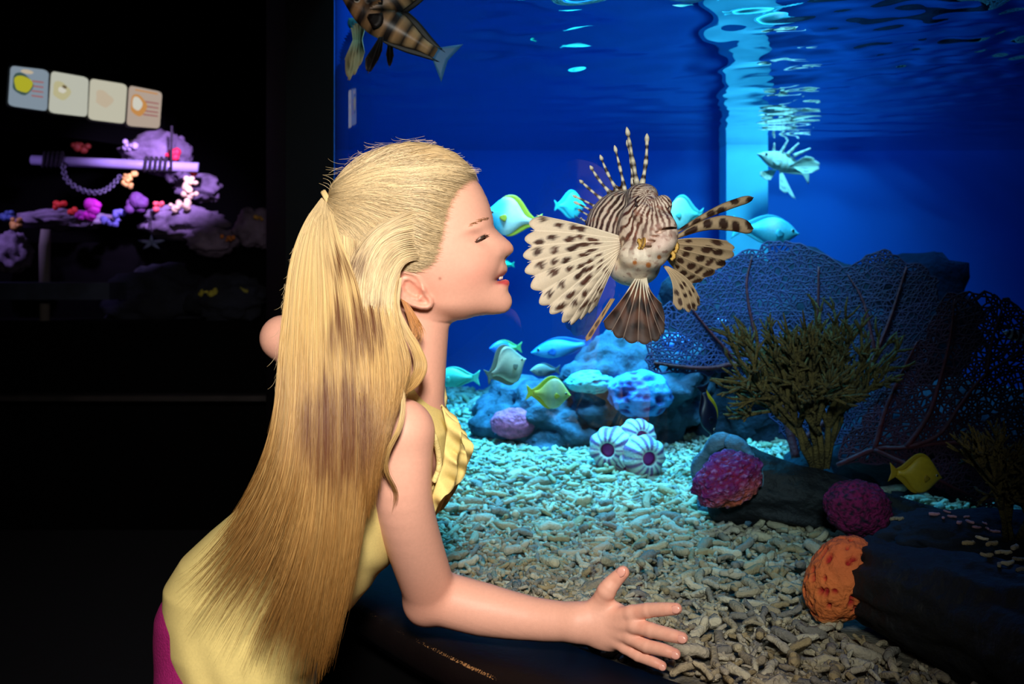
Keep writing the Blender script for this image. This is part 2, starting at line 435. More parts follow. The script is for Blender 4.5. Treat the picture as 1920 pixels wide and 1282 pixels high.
# the 300 that show largest stay single objects: the nearest ones inside the frame and clear of the logs
px = 960+FPX*allp[:, 0]/allp[:, 1]; py = 500+FPX*(EYE-allp[:, 2])/allp[:, 1]
LOGS = []   # filled below: footprints of the logs (capsules on the bed)
LOG1 = (W(1352, 900, 1.74), W(1790, 1000, 1.62), .05)
LOG2 = (W(1596, 1085, 1.27), W(2050, 1225, 1.0), .052)
def log_dist(x, y, L):
    a, b, r = L; d = b[:2]-a[:2]; t = np.clip(((x-a[0])*d[0]+(y-a[1])*d[1])/(d@d), 0, 1)
    return np.hypot(x-a[0]-t*d[0], y-a[1]-t*d[1])-r
clear = (log_dist(allp[:, 0], allp[:, 1], LOG2) > .0) & (log_dist(allp[:, 0], allp[:, 1], LOG1) > -.02)
for (a_, b_, Y_), (rx, ry, rz) in (((1035, 790, 2.66), (.20, .22, .125)), ((1185, 745, 2.62), (.19, .22, .17)), ((1520, 700, 2.75), (.46, .3, .33)), ((1800, 860, 2.1), (.30, .24, .15))):
    c_ = W(a_, b_, Y_); zf = math.sqrt(max(.05, 1-((BED-c_[2])/rz)**2)); clear &= ((allp[:, 0]-c_[0])/(rx*zf))**2+((allp[:, 1]-c_[1])/(ry*zf))**2 > .8
allp = allp[clear]; px = px[clear]; py = py[clear]
size_px = allp[:, 3]*FPX/allp[:, 1]*(1+.6*(allp[:, 2]-BED+.01)/.012)
hand = (px > 820) & (px < 1300) & (py > 1060) & (py < 1230) & (py < 1225+0*px)
okf = (px > 840) & (px < 1900) & (py > 880) & (py < 1275) & ~hand
order = np.argsort(-(size_px+200*okf)); single = []
for i in order:
    if all(np.hypot(*(allp[i, :2]-allp[j, :2])) > .75*(allp[i, 3]+allp[j, 3]) for j in single): single.append(i)
    if len(single) == 300: break
single = np.array(single); rest = np.setdiff1d(np.arange(len(allp)), single)
D = np.hypot(allp[rest, 0][:, None]-allp[single, 0], allp[rest, 1][:, None]-allp[single, 1])
near_one = (D < .5*(allp[rest, 3][:, None]+allp[single, 3])).any(1)
rest = rest[~near_one]; near_dist = D[~near_one].min(1)
FRM = []
for i, (v, f) in enumerate(FR):
    me = mesh('coral_fragment', v, f, None)
    FRM.append(me); me.materials.append(M_frag)
# every copy shares a mesh; its tint comes from the object's own random value
def frag_material(m):
    nt = m.node_tree; N, L = nt.nodes.new, nt.links.new
    at = [n for n in nt.nodes if n.type == 'ATTRIBUTE'][0]
    oi = N('ShaderNodeObjectInfo'); cr = N('ShaderNodeValToRGB'); cr.color_ramp.interpolation = 'CONSTANT'
    e = cr.color_ramp.elements
    while len(e) < len(PAL): e.new(.5)
    for i, c in enumerate(PAL): e[i].position = i/len(PAL); e[i].color = (*c, 1)
    L(oi.outputs['Random'], cr.inputs[0])
    for l in list(at.outputs['Color'].links):
        to = l.to_socket; L(cr.outputs[0], to)
M_frag1 = mat('coral rubble single', None, .85, attr='tone', nscale=1.2, namt=.15, bump=.5, bscale=4)
frag_material(M_frag1)
for me in FRM: me.materials[0] = M_frag1
for q, i in enumerate(single):
    x, y, z, s = allp[i]
    o = bpy.data.objects.new('coral_fragment', FRM[q % len(FRM)]); COL.objects.link(o)
    o.matrix_world = Matrix.Translation((x, y, z+.004)) @ rot_rand(.25).to_4x4() @ Matrix.Scale(s*1.12, 4)
    tag(o, 'finger-like piece of bleached coral rubble lying on the gravel bed near the glass', 'coral fragment', 'coral rubble on the tank bed')
def heap(name, rows, parent=None):
    VV, FF, CC = [], [], []; b = 0
    for x, y, z, s in rows:
        v, f = FRL[RNG.integers(len(FRL))]; R = np.array(rot_rand(.3))
        VV.append((v*s)@R.T+np.array((x, y, z))); FF.append(f+b); b += len(v)
        CC.append(np.tile(PAL[RNG.integers(len(PAL))], (len(v), 1)))
    V = np.concatenate(VV); me = mesh(name, V, np.concatenate(FF))
    a = me.color_attributes.new('tone', 'FLOAT_COLOR', 'POINT'); c = np.ones((len(V), 4), np.float32); c[:, :3] = np.concatenate(CC)
    a.data.foreach_set('color', c.ravel())
    return link(name, me, M_frag, parent)
g = heap('coral_gravel', allp[rest])
tag(g, 'pale coral rubble gravel covering the tank bed', 'gravel', kind='stuff')
# ================================================================== THE CHILD AT THE GLASS
Y0 = 1.17; S = Y0/FPX                 # the head's midplane and its metres per pixel
HX = lambda px: (px-960)*S
HZ = lambda py: EYE-(py-500)*S
girl = empty('person', (-.30, 1.17, 0), 'child in profile with long blond hair and yellow sleeveless top leaning on the tank window', 'person')

SIL = [(893,338),(902,350),(912,370),(918.5,388),(922.5,403),(924,413),(925,423),(928.5,429),(935,436),(942,442),(949,448),(956,454),(961,460.5),(963,466),(962,472),(957.5,476.5),(952,480.5),(947,485),
       (946.5,491),(949,497),(951.5,503),(950,510),(945,515.5),(938,518.5),(932,523.5),(930,527),(938,526.5),(947,523.5),(953.5,525),(955.5,530),(953.5,537),(951.5,543.5),(954,549),(958,556),(960,564.5),(958.5,573),(954.5,580.5),(947,586),(935,588.5),(912,589.5),
       (893,592),(873,598),(840,602),(800,598),(750,585),(705,560),(668,530),(640,490),(625,445),(622,400),(632,355),(655,320),(690,292),(735,275),(780,270),(820,275),(855,290),(880,314)]
# inflate the profile: solve a membrane over the outline
def inflate(poly, lo, hi, step, g, iters=(700, 400, 260)):
    Q = None
    for lv, st in enumerate((step*4, step*2, step)):
        px = np.arange(lo[0], hi[0]+.1, st); py = np.arange(lo[1], hi[1]+.1, st)
        PX, PY = np.meshgrid(px, py, indexing='ij'); m = poly_sdf(PX, PY, poly) < 0
        if Q is None: q = np.zeros(PX.shape)
        else: q = bil(Q[0], Q[1], Q[2], PX, PY)
        q = q*m; ii, jj = np.indices(q.shape); red = ((ii+jj) % 2 == 0) & m; blk = ((ii+jj) % 2 == 1) & m
        om = 1.9
        for _ in range(iters[lv]):
            for msk in (red, blk):
                nb = np.zeros_like(q); nb[1:-1, 1:-1] = .25*(q[:-2, 1:-1]+q[2:, 1:-1]+q[1:-1, :-2]+q[1:-1, 2:]+st*st*g)
                q[msk] += om*(nb-q)[msk]
        Q = (px, py, q)
    # carry the field on below zero outside, so that the outline itself is smooth
    px, py, q = Q; PX, PY = np.meshgrid(px, py, indexing='ij'); d = poly_sdf(PX, PY, poly)
    return px, py, np.where(d < 0, np.maximum(q, 1e-3), -np.maximum(d, .01)*22)
def bil(px, py, q, X, Y):
    fx = np.clip((X-px[0])/(px[1]-px[0]), 0, len(px)-1.001); fy = np.clip((Y-py[0])/(py[1]-py[0]), 0, len(py)-1.001)
    i = fx.astype(int); j = fy.astype(int); u = fx-i; v = fy-j
    return (q[i, j]*(1-u)*(1-v)+q[i+1, j]*u*(1-v)+q[i, j+1]*(1-u)*v+q[i+1, j+1]*u*v)
HQX, HQY, HQ = inflate(SIL, (604, 250), (976, 650), 1.25, 2.05)
GA, GB = np.meshgrid(HQX, HQY, indexing='ij')
def gau(a, b, ra, rb, ang=0.):
    c, s_ = math.cos(ang), math.sin(ang); x, y = GA-a, GB-b
    return np.exp(-((x*c+y*s_)/ra)**2-((-x*s_+y*c)/rb)**2)
IN = np.clip(HQ/900, 0, 1)
_q = HQ.copy()
_q += IN*(gau(896, 508, 30, 26)*900 - gau(900, 449, 26, 12, .35)*1500 + gau(894, 430, 26, 7, -.35)*700 + gau(905, 468, 20, 8, .5)*350
          - gau(935, 505, 5, 26, .35)*260 + gau(938, 478, 8, 7)*110 - gau(941, 489, 7, 5)*60 - gau(790, 600, 60, 20)*300 + gau(840, 575, 50, 18)*900)
HQ = np.where(HQ > 0, np.maximum(_q, 1e-3), HQ)
def head_w(a, b): return np.sqrt(np.maximum(bil(HQX, HQY, HQ, np.asarray(a, float), np.asarray(b, float)), 0))   # half width in px
EYE_A, EYE_B = 901.0, 448.5
EYE_D = float(head_w(EYE_A, EYE_B))
EAR = [(757,508),(752,519),(748,532),(749,544),(755,555),(766,565),(780,572),(796,577),(809,577.5),(817,573),(820,565),(818,556),(812,548),(808,538),(804,526),(797,515),(785,507),(770,504)]
EARC = [(768,524),(764,535),(768,546),(779,554),(791,558),(797,551),(795,540),(788,530),(778,522)]
def head_sdf(X, Y, Z):
    a = 960+X/S; b = 500-(Z-EYE)/S; d = np.abs(Y-Y0)/S
    Q = bil(HQX, HQY, HQ, np.broadcast_to(a, np.broadcast(a, b).shape), np.broadcast_to(b, np.broadcast(a, b).shape))
    Q = Q.reshape(a.shape[0], 1, b.shape[2])
    f = d*d-Q
    qa, qb = np.gradient(Q[:, 0, :]); st = abs(float(a.ravel()[1]-a.ravel()[0]))
    gm = np.sqrt((qa/st)**2+(qb/st)**2)[:, None, :]
    f = f/np.sqrt(gm**2+4*d*d+30.)*S
    # ears
    A2, B2 = np.broadcast_arrays(a[:, 0, :], b[:, 0, :])
    D2 = poly_sdf(A2, B2, EAR)[:, None, :]; DC = poly_sdf(A2, B2, EARC)[:, None, :]
    flare = 4+np.clip((800-A2)/55, -.3, 1)[:, None, :]*15
    base = head_w(A2, B2)[:, None, :]
    h = base*.25+.75*float(head_w(785, 540))+flare+5*np.exp(-((D2+5)/4.5)**2)-9*np.clip(-DC/5, 0, 1)+3*np.exp(-((DC-3)/4)**2)-3.5*np.exp(-((D2+13)/4)**2)
    tragus = 5*np.exp(-((A2-803)/6)**2-((B2-541)/7)**2)[:, None, :]
    h = h+tragus
    e = smax(D2, smax(d-h, h-13-d, 2.), 5.)*S
    f = smin(f, e, .003)
    # lids: a slit cut over the eyeball
    for sgn in (-1, 1):
        ec = (HX(EYE_A+4), Y0+sgn*EYE_D*S, HZ(EYE_B-.5)); t = .56
        R = np.array([[math.cos(t), 0, math.sin(t)], [0, 1, 0], [-math.sin(t), 0, math.cos(t)]])
        f = smax(f, -ell(X, Y, Z, ec, (.0078, .011, .0017), R), .0008)
        nz = (HX(946), Y0+sgn*.0055, HZ(483.5))
        f = smax(f, -ell(X, Y, Z, nz, (.0042, .0028, .0022), R), .0015)
    return f
P3 = lambda px, py, Y: W(px, py, Y)
NECK = (P3(778, 575, 1.17), P3(764, 748, 1.18), .0405, .0425)
ARM = [P3(752, 812, 1.080), P3(758, 950, 1.09), P3(807, 1116, 1.163)]; ARM_R = [.0345, .0315, .0300]
FORE = [P3(807, 1116, 1.163), P3(905, 1142, 1.160), P3(1000, 1160, 1.146), P3(1082, 1167, 1.128)]; FORE_R = [.0305, .0295, .0238, .0208]
SHIRT = np.array([(655,698,748,1.19,.047),(690,672,782,1.185,.066),(726,655,797,1.185,.088),(754,626,817,1.185,.106),(768,608,832,1.185,.114),(800,578,852,1.18,.120),(860,548,846,1.18,.121),(900,508,832,1.18,.119),(950,450,810,1.18,.117),(1000,390,777,1.18,.116),
   (1040,347,740,1.175,.115),(1085,320,704,1.17,.114),(1130,319,662,1.17,.114),(1180,331,627,1.165,.114),(1230,358,600,1.16,.113),(1282,396,585,1.16,.112),(1345,446,572,1.16,.11)], float)
PANTS = np.array([(1105,318,560,1.165,.085),(1140,304,566,1.165,.092),(1180,302,572,1.165,.094),(1240,307,574,1.162,.096),(1282,316,570,1.16,.097),(1345,330,566,1.16,.097),(1420,345,560,1.16,.097)], float)
def loft(X, Y, Z, T, grow=0., pw=2.3, cap_k=.012):
    b = 500-(Z-EYE)/S
    r = [np.interp(b, T[:, 0], T[:, i]) for i in range(1, 5)]
    xl, xr = HX(r[0])-grow, HX(r[1])+grow; xc, ra = (xl+xr)/2, np.maximum((xr-xl)/2, .004); rd = r[3]+grow
    u = np.abs((X-xc)/ra); v = np.abs((Y-r[2])/rd)
    f = ((u**pw+v**pw)**(1/pw)-1)*np.minimum(ra, rd)*.9
    top = (T[0, 0]-b)*S-grow; bot = (b-T[-1, 0])*S-grow
    return smax(f, np.maximum(top, bot), cap_k)
LARM = [P3(668, 742, 1.285), P3(531, 634, 1.33), P3(655, 715, 1.43), P3(725, 705, 1.49)]
# the hand spread on the glass, its back to us
def gl(px, py, off): # a point OFF in front of the glass, at the pixel
    lo_, hi_ = .7, 2.0
    dx = (px-960)/FPX
    for _ in range(40):
        md = (lo_+hi_)/2
        if math.hypot(dx*md-CX, md-CY) > RG+off: lo_ = md
        else: hi_ = md
    return W(px, py, lo_)
FING = [([(1122,1142,.014),(1137,1108,.020),(1152,1089,.015),(1168,1073,.0115)], [.0120,.0102,.0088,.0072]),      # thumb
        ([(1185,1150,.015),(1214,1144,.0125),(1243,1142,.012),(1268,1141,.0085)], [.0088,.0078,.0072,.0062]),
        ([(1190,1172,.016),(1220,1181,.0135),(1252,1189,.012),(1279,1196,.0085)], [.0088,.0079,.0073,.0063]),
        ([(1183,1194,.015),(1212,1210,.013),(1243,1218,.012),(1266,1226,.0085)], [.0084,.0074,.0068,.0059]),
        ([(1172,1212,.014),(1196,1228,.0115),(1222,1239,.011),(1241,1248,.0075)], [.0074,.0066,.0060,.0052])]
HANDC = [[gl(a, b, o) for a, b, o in f[0]] for f in FING]
PALM = gl(1138, 1172, .0165)
def hand_sdf(X, Y, Z):
    f = cap(X, Y, Z, FORE[3], gl(1120, 1170, .0165), .0200, .0175)
    f = smin(f, ell(X, Y, Z, PALM, (.033, .0125, .0285), [[.97, -.22, -.1], [.22, .97, 0], [.1, 0, .99]]), .012)
    for i, c in enumerate(HANDC):
        r = FING[i][1]
        if i > 0: f = smin(f, cap(X, Y, Z, gl(1118+i*2, 1158+i*6, .0165), c[0], .0105, r[0]*.98), .005)
        else: f = smin(f, cap(X, Y, Z, gl(1092, 1164, .016), c[0], .015, r[0]), .010)
    for i, c in enumerate(HANDC):
        g = chain(X, Y, Z, c, FING[i][1], 3)
        g = smin(g, ell(X, Y, Z, (c[1]*.97+c[2]*.03)-np.array((0, .0004, 0)), (FING[i][1][1]*1.03,)*3), .0012)
        f = smin(f, g, .0030 if i else .006)
    return f
def chain(X, Y, Z, pts, rad, n=4):
    P = catmull(pts, n); R_ = np.interp(np.linspace(0, len(pts)-1, len(P)), range(len(pts)), rad); f = None
    for i in range(len(P)-1):
        c = cap(X, Y, Z, P[i], P[i+1], R_[i], R_[i+1]); f = c if f is None else np.minimum(f, c)
    return f
def arm_sdf(X, Y, Z):
    f = chain(X, Y, Z, [ARM[0], ARM[1], ARM[2]], ARM_R, 7)
    f = smin(f, ell(X, Y, Z, ARM[0]+np.array((0, .004, .001)), (.0335, .036, .034)), .008)
    f = smin(f, chain(X, Y, Z, FORE, FORE_R, 4), .006)
    return smin(f, ell(X, Y, Z, P3(797, 1134, 1.168), (.0235, .0235, .0235)), .010)
def body_sdf(X, Y, Z):
    f = loft(X, Y, Z, SHIRT, -.009)
    f = smin(f, loft(X, Y, Z, PANTS, -.010), .02)
    f = smin(f, cap(X, Y, Z, *NECK), .022)
    f = smin(f, cap(X, Y, Z, P3(745, 815, 1.11), P3(755, 765, 1.17), .030, .034), .015)
    f = smin(f, arm_sdf(X, Y, Z), .010)
    l = cap(X, Y, Z, LARM[0], LARM[1], .036, .0285); l = smin(l, cap(X, Y, Z, LARM[1], LARM[2], .0285, .024), .008)
    l = smin(l, cap(X, Y, Z, LARM[2], LARM[3], .024, .019), .01)
    l = smin(l, cap(X, Y, Z, P3(735, 780, 1.20), LARM[0], .04, .037), .02)
    tip = [(738, 676, 1.475), (768, 684, 1.475), (775, 700, 1.468), (771, 716, 1.468), (760, 730, 1.47)]
    for t in tip: l = smin(l, cap(X, Y, Z, LARM[3], P3(*t), .011, .0065), .004)
    return smin(f, l, .015)
def head_full(X, Y, Z): return smin(head_sdf(X, Y, Z), cap(X, Y, Z, *NECK), .012)
def fore_full(X, Y, Z): return smin(body_sdf(X, Y, Z), hand_sdf(X, Y, Z), .008)

hb = 640
Vh, Qh = implicit(head_full, (HX(612), Y0-.088, HZ(hb)), (HX(972), Y0+.088, HZ(262)), .00135)
XS = P3(1008, 1160, 1.14)[0]
Vb, Qb = implicit(body_sdf, (HX(290), 1.02, HZ(1420)), (XS+.002, 1.56, HZ(hb-4)), .0034)
Ve, Qe = implicit(body_sdf, (-.37, 1.26, HZ(hb)-.014), (-.17, 1.41, 1.15), .0034)
Vf, Qf = implicit(fore_full, (XS, 1.03, P3(1150, 1270, 1.09)[2]-.01), (P3(1300, 1160, 1.09)[0], 1.18, P3(1150, 1060, 1.12)[2]+.01), .0011)
Vb, Qb = np.concatenate([Vb, Ve]), np.concatenate([Qb, Qe+len(Vb)])
V = np.concatenate([Vh, Vb, Vf]); Q = np.concatenate([Qh, Qb+len(Vh), Qf+len(Vh)+len(Vb)])
# skin tones
a = 960+V[:, 0]/S; b = 500-(V[:, 2]-EYE)/S
def sk(c): return np.array([lin(x) for x in c])
base = sk((238, 180, 156)); C = np.tile(base, (len(V), 1))
def tint(w, c): C[:] = C*(1-w[:, None])+sk(c)*w[:, None]
g2 = lambda A, B, r1, r2, t=0.: np.exp(-(((a-A)*math.cos(t)+(b-B)*math.sin(t))/r1)**2-((-(a-A)*math.sin(t)+(b-B)*math.cos(t))/r2)**2)
inh = (np.arange(len(V)) < len(Vh)).astype(float)
tint(.28*inh*g2(893, 510, 36, 30), (232, 140, 124)); tint(.3*inh*g2(958, 468, 10, 10), (222, 128, 108)); tint(.35*inh*g2(785, 545, 34, 34), (222, 130, 105))
tint(.35*inh*g2(870, 370, 40, 30), (240, 190, 160))
tint(.75*inh*g2(832, 521, 2.6, 2.6), (150, 84, 62))
lips = inh*np.clip(1.25*(g2(951, 530, 9, 6.5, .1)+.8*g2(938, 529, 9, 3.2, -.15)+.75*g2(948, 511.5, 7, 4.5, -.5)+.6*g2(939, 517.5, 6, 2.4, -.4)), 0, 1)
tint(lips*.95, (196, 66, 70))
mouth = inh*np.clip(1.3*g2(936, 522.5, 8, 2.6, -.1), 0, 1); tint(mouth, (84, 26, 22))
hd = np.zeros(len(V)); hd[len(Vh)+len(Vb):] = 1
hpx = 960+V[:, 0]/V[:, 1]*FPX; hpy = 500-(V[:, 2]-EYE)/V[:, 1]*FPX
for c in FING:
    A, B, _ = c[0][3]; w_ = hd*np.exp(-((hpx-A)**2+(hpy-B)**2)/14.**2); tint(.4*w_, (222, 112, 88))
    A, B, _ = c[0][2]; w_ = hd*np.exp(-((hpx-A)**2+(hpy-B)**2)/7.**2); tint(.22*w_, (196, 110, 86))
for (A, B) in ((1195, 1148), (1202, 1174), (1196, 1196), (1184, 1214)): tint(.3*hd*np.exp(-((hpx-A)**2+(hpy-B)**2)/9.**2), (206, 116, 90))
el = (np.arange(len(V)) >= len(Vh)).astype(float); tint(.25*el*np.exp(-((hpx-800)**2+(hpy-1130)**2)/50.**2), (214, 128, 98))
M_skin = mat('skin', None, .48, attr='col', spec=.35, nscale=260, namt=.03, bump=.06, bscale=900, sss=0)
me = mesh('body', V-np.array(girl.location), Q, C); body = link('body', me, M_skin); body.parent = girl
# ---- eyes, teeth, brows, lashes, nails
M_eye = mat('eye', None, .15, attr='col', spec=.6)
v, f = ico(4)
for sgn in (-1, 1):
    R_ = .0086; c = np.array((HX(EYE_A-1), Y0+sgn*(EYE_D*S-.0100), HZ(EYE_B-.5)))
    look = np.array((.86, sgn*.42, .12)); look /= np.linalg.norm(look)
    d = v@look; col = np.tile(sk((176, 156, 146)), (len(v), 1)); col[d > .60] = sk((70, 62, 54)); col[d > .93] = sk((8, 6, 6))
    obj('eyeball', v*R_+c, f, M_eye, girl, col)
M_tooth = mat('tooth enamel', rgb(232, 224, 208), .3)
for k, (A, B, dd) in enumerate(((940.5, 519, 4), (940.5, 519, -4), (937.5, 520, 10), (937.5, 520, -10))):
    v2, f2 = ico(2); obj('tooth', v2*np.array((.0018, .0026, .0030))+np.array((HX(A), Y0-dd*S, HZ(B))), f2, M_tooth, girl)
M_brow = mat('brow hair', rgb(176, 126, 84), .7)
M_lash = mat('eyelash', rgb(70, 42, 24), .6)
for sgn in (-1, 1):
    b_ = MB()
    for i in range(46):
        t = RNG.uniform(0, 1); A = 918-30*t; B = 411+13*t+RNG.normal(0, 1.6); wv = head_w(A, B); wv2 = head_w(A-7, B+1.5)
        b_.tube([(HX(A), Y0+sgn*(wv*S+.0002), HZ(B)), (HX(A-4), Y0+sgn*((wv+wv2)/2*S+.0009), HZ(B+.2)), (HX(A-8), Y0+sgn*(wv2*S+.0004), HZ(B+2))], [.00022, .0002, .0001], 4)
    b_.build('eyebrow', M_brow, girl)
    b_ = MB()
    for i in range(30):
        t = i/29; A = 893+21*t; B = 455-13*t+1.0*math.sin(t*3); wv = head_w(A, B)*S
        b_.tube([(HX(A), Y0+sgn*(wv-.0002), HZ(B)), (HX(A+3), Y0+sgn*(wv+.0022), HZ(B+.5)), (HX(A+6), Y0+sgn*(wv+.0032), HZ(B-1.5))], [.0004, .0003, .0001], 4)
    b_.build('eyelashes', M_lash, girl)
M_nail = mat('finger nail', rgb(240, 176, 158), .25)
for i, c in enumerate(HANDC):
    p, q = Vector(c[3]), Vector(c[2]); dr = (p-q).normalized(); n = Vector((-.45, -.88, .12)) if i else Vector((-.3, -.85, .45))
    n = (n-dr*n.dot(dr)).normalized(); sd = dr.cross(n); r = FING[i][1][3]
    v2, f2 = ico(2); M3 = Matrix((dr*r*.95, sd*r*.72, n*r*.22)).transposed()
    vv = np.array([(M3 @ Vector(x))+p+n*r*.86+dr*r*.15 for x in v2]); obj('fingernail', vv, f2, M_nail, girl)
# ---- top
def folds(X, Y, Z):
    b = 500-(Z-EYE)/S; a_ = 960+X/S
    u = (a_-760)*.54+(b-720)*.84          # along the torso
    v = (a_-760)*.84-(b-720)*.54          # across it
    k = np.clip((u-120)/250, 0, 1)
    return k*(.0022*np.sin(v/15.+u/90.+2.2*np.sin(u/120.))+.0013*np.sin(v/8.+u/60.))+.0011*np.sin(u/17.+v/60.)*np.clip((v+10)/120, 0, 1)
RIM = [(690,830),(697,790),(716,758),(742,745),(768,752),(794,777),(812,813),(822,848),(823,878),(813,903)]
HOLE = [tuple(p[:2]) for p in catmull([np.array((*q, 0.)) for q in RIM], 6)]+[(790,960),(735,960),(700,900)]
def shirt_sdf(X, Y, Z):
    f = loft(X, Y, Z, SHIRT, 0., 2.3, .006)+folds(X, Y, Z)
    hole = poly_sdf(960+FPX*X/Y, 500-FPX*(Z-EYE)/Y, HOLE)*(Y/FPX)
    f = smax(f, -smax(hole, Y-1.20, .004), .003)
    f = smax(f, -(cap(X, Y, Z, *NECK)-.002), .003)
    l = cap(X, Y, Z, LARM[0]+np.array((0, .01, .0)), LARM[1], .042, .04)
    return smax(f, -l, .004)
M_shirt = mat('yellow cotton', rgb(240, 220, 140), .85, nscale=420, namt=.05, bump=.12, bscale=1500, spec=.2)
Vs, Qs = implicit(shirt_sdf, (HX(300), 1.03, HZ(1350)), (HX(862), 1.33, HZ(715)), .0028)
o = link('sleeveless_top', mesh('sleeveless_top', Vs-np.array(girl.location), Qs), M_shirt); o.parent = girl
top_ = o
M_bind = mat('yellow binding', rgb(242, 224, 150), .8, nscale=500, namt=.05, bump=.3, bscale=600, spec=.2)
def snap(pts, n=10, push=.001):
    """a curve given in pixels, laid on the front of the top"""
    out = []
    P = catmull([np.array((x, y, 0)) for x, y in pts], n)
    for x, y, _ in P:
        Ys = np.linspace(1.03, 1.26, 240); pts3 = np.array([W(x, y, Y) for Y in Ys])
        fv = np.array([loft(np.array([[[p[0]]]]), np.array([[[p[1]]]]), np.array([[[p[2]]]]), SHIRT, 0., 2.3, .006)[0, 0, 0] for p in pts3])
        k = np.where(fv < 0)[0]; Y = Ys[k[0]] if len(k) else Ys[np.argmin(fv)]
        out.append(W(x, y, Y-push))
    return out
b_ = MB(); b_.tube(snap(RIM), .0034, 8); b_.build('armhole_binding', M_bind, girl)
b_ = MB(); b_.tube(snap([(784,700),(797,727),(808,744),(818,757),(826,766)])+[W(831,762,1.19), W(834,748,1.205), W(829,720,1.225), W(822,690,1.23)], .0034, 8); b_.build('neckline_binding', M_bind, girl)
# gathered frill down the chest
for k, (yy, wd) in enumerate(((1.10, 30), (1.14, 40), (1.175, 44), (1.21, 36))):
    V_, F_ = [], []; nt_, ns = 64, 8
    for i in range(nt_+1):
        t = i/nt_; bx = np.interp(t, [0, .25, .6, 1], [838, 848, 840, 814]); by = 764+t*190
        ph = 3.3*2*PI*t+k*1.9
        ww = wd*(np.interp(t, [0, .12, .35, .7, 1], [.25, .75, 1.0, .85, .28]))*(1+.18*math.sin(ph*.5+k))
        for j in range(ns+1):
            s_ = j/ns
            p = W(bx-10+s_*ww+2*s_*math.sin(ph*.7), by+s_*(16+7*math.sin(ph*.9+1))-6, yy)
            p[1] += s_*.011*math.sin(ph)+.003*s_*math.sin(2.3*ph+k)
            V_.append(p)
    F_ = [(i*(ns+1)+j, i*(ns+1)+j+1, (i+1)*(ns+1)+j+1, (i+1)*(ns+1)+j) for i in range(nt_) for j in range(ns)]
    o = obj('chest_frill', V_, F_, M_shirt, girl); md = o.modifiers.new('thick', 'SOLIDIFY'); md.thickness = .0012; md.offset = 0
# ---- trousers, shoes
M_pants = mat('magenta cotton twill', rgb(168, 34, 112), .8, nscale=300, namt=.12, bump=.3, bscale=500, spec=.25)
LEG = {-1: [P3(415, 1400, 1.10), np.array((-.27, 1.10, .36)), np.array((-.31, 1.10, .07))], 1: [P3(440, 1400, 1.22), np.array((-.26, 1.23, .36)), np.array((-.29, 1.24, .07))]}
def pants_sdf(X, Y, Z):
    f = loft(X, Y, Z, PANTS, 0., 2.2, .01)
    for s_ in LEG: L_ = LEG[s_]; f = smin(f, smin(cap(X, Y, Z, L_[0], L_[1], .082, .056), cap(X, Y, Z, L_[1], L_[2], .056, .043), .02), .03)
    return f
Vp, Qp = implicit(pants_sdf, (-.50, .98, .03), (-.12, 1.35, HZ(1095)), .005)
pants = link('trousers', mesh('trousers', Vp-np.array(girl.location), Qp), M_pants); pants.parent = girl
M_shoe = mat('white canvas', rgb(210, 205, 200), .7)
for s_ in LEG:
    q = LEG[s_][2]
    def shoe(X, Y, Z): return smax(smin(cap(X, Y, Z, (q[0]-.03, q[1], .045), (q[0]+.085, q[1], .032), .040, .034), cap(X, Y, Z, (q[0], q[1], .05), (q[0], q[1], .085), .042, .044), .02), .002-Z, .003)
    Vp, Qp = implicit(shoe, (q[0]-.1, q[1]-.07, -.004), (q[0]+.16, q[1]+.07, .13), .005); obj('shoe', Vp, Qp, M_shoe, girl)
# ---- hair: a soft mass underneath, single strands over it
M_mass = mat('hair underlayer', None, .65, attr='col', nscale=30, namt=.2, spec=.2)
SCALP = [(897,326),(882,343),(858,372),(845,405),(838,445),(824,486),(800,503),(775,505),(757,522),(748,560),(742,590),(700,600),(600,570),(590,380),(640,280),(760,230),(880,280),(912,322)]
def cap_sdf(X, Y, Z):
    a = 960+X/S; b = 500-(Z-EYE)/S; A2, B2 = np.broadcast_arrays(a[:, 0, :], b[:, 0, :])
    D2 = poly_sdf(A2, B2, SCALP)[:, None, :]
    Q = bil(HQX, HQY, HQ, A2, B2)[:, None, :]; d = np.abs(Y-Y0)/S; f = d*d-Q
    qa, qb = np.gradient(Q[:, 0, :]); st = abs(float(a.ravel()[1]-a.ravel()[0]))
    f = f/np.sqrt(((qa/st)**2+(qb/st)**2)[:, None, :]+4*d*d+30.)*S
    wave = .0006*np.sin(A2/5.+B2/11.)[:, None, :]
    return smax(f-.0034*np.clip(-D2/34, -.3, 1)-wave*np.clip(-D2/30, 0, 1), D2*S, .002)
Vc, Qc = implicit(cap_sdf, (HX(600), Y0-.09, HZ(602)), (HX(915), Y0+.09, HZ(255)), .0019)
hc = np.tile(sk((214, 186, 136)), (len(Vc), 1)); bb = 500-(Vc[:, 2]-EYE)/S; aa = 960+Vc[:, 0]/S
k = (np.clip((bb-455)/60, 0, 1)*np.clip((780-aa)/60, 0, 1))[:, None]; hc = hc*(1-k)+sk((104, 66, 34))*k
o = link('scalp_hair', mesh('scalp_hair', Vc-np.array(girl.location), Qc, hc), M_mass); o.parent = girl
HM = np.array([(385,606,628,1.164,.010),(430,584,652,1.151,.018),(490,556,690,1.124,.024),(560,545,720,1.108,.024),(650,538,738,1.088,.022),(720,530,738,1.078,.020),(800,520,714,1.072,.018),(880,500,690,1.070,.016),(960,480,672,1.070,.013),(1040,470,650,1.072,.010),(1090,480,630,1.076,.007)], float)
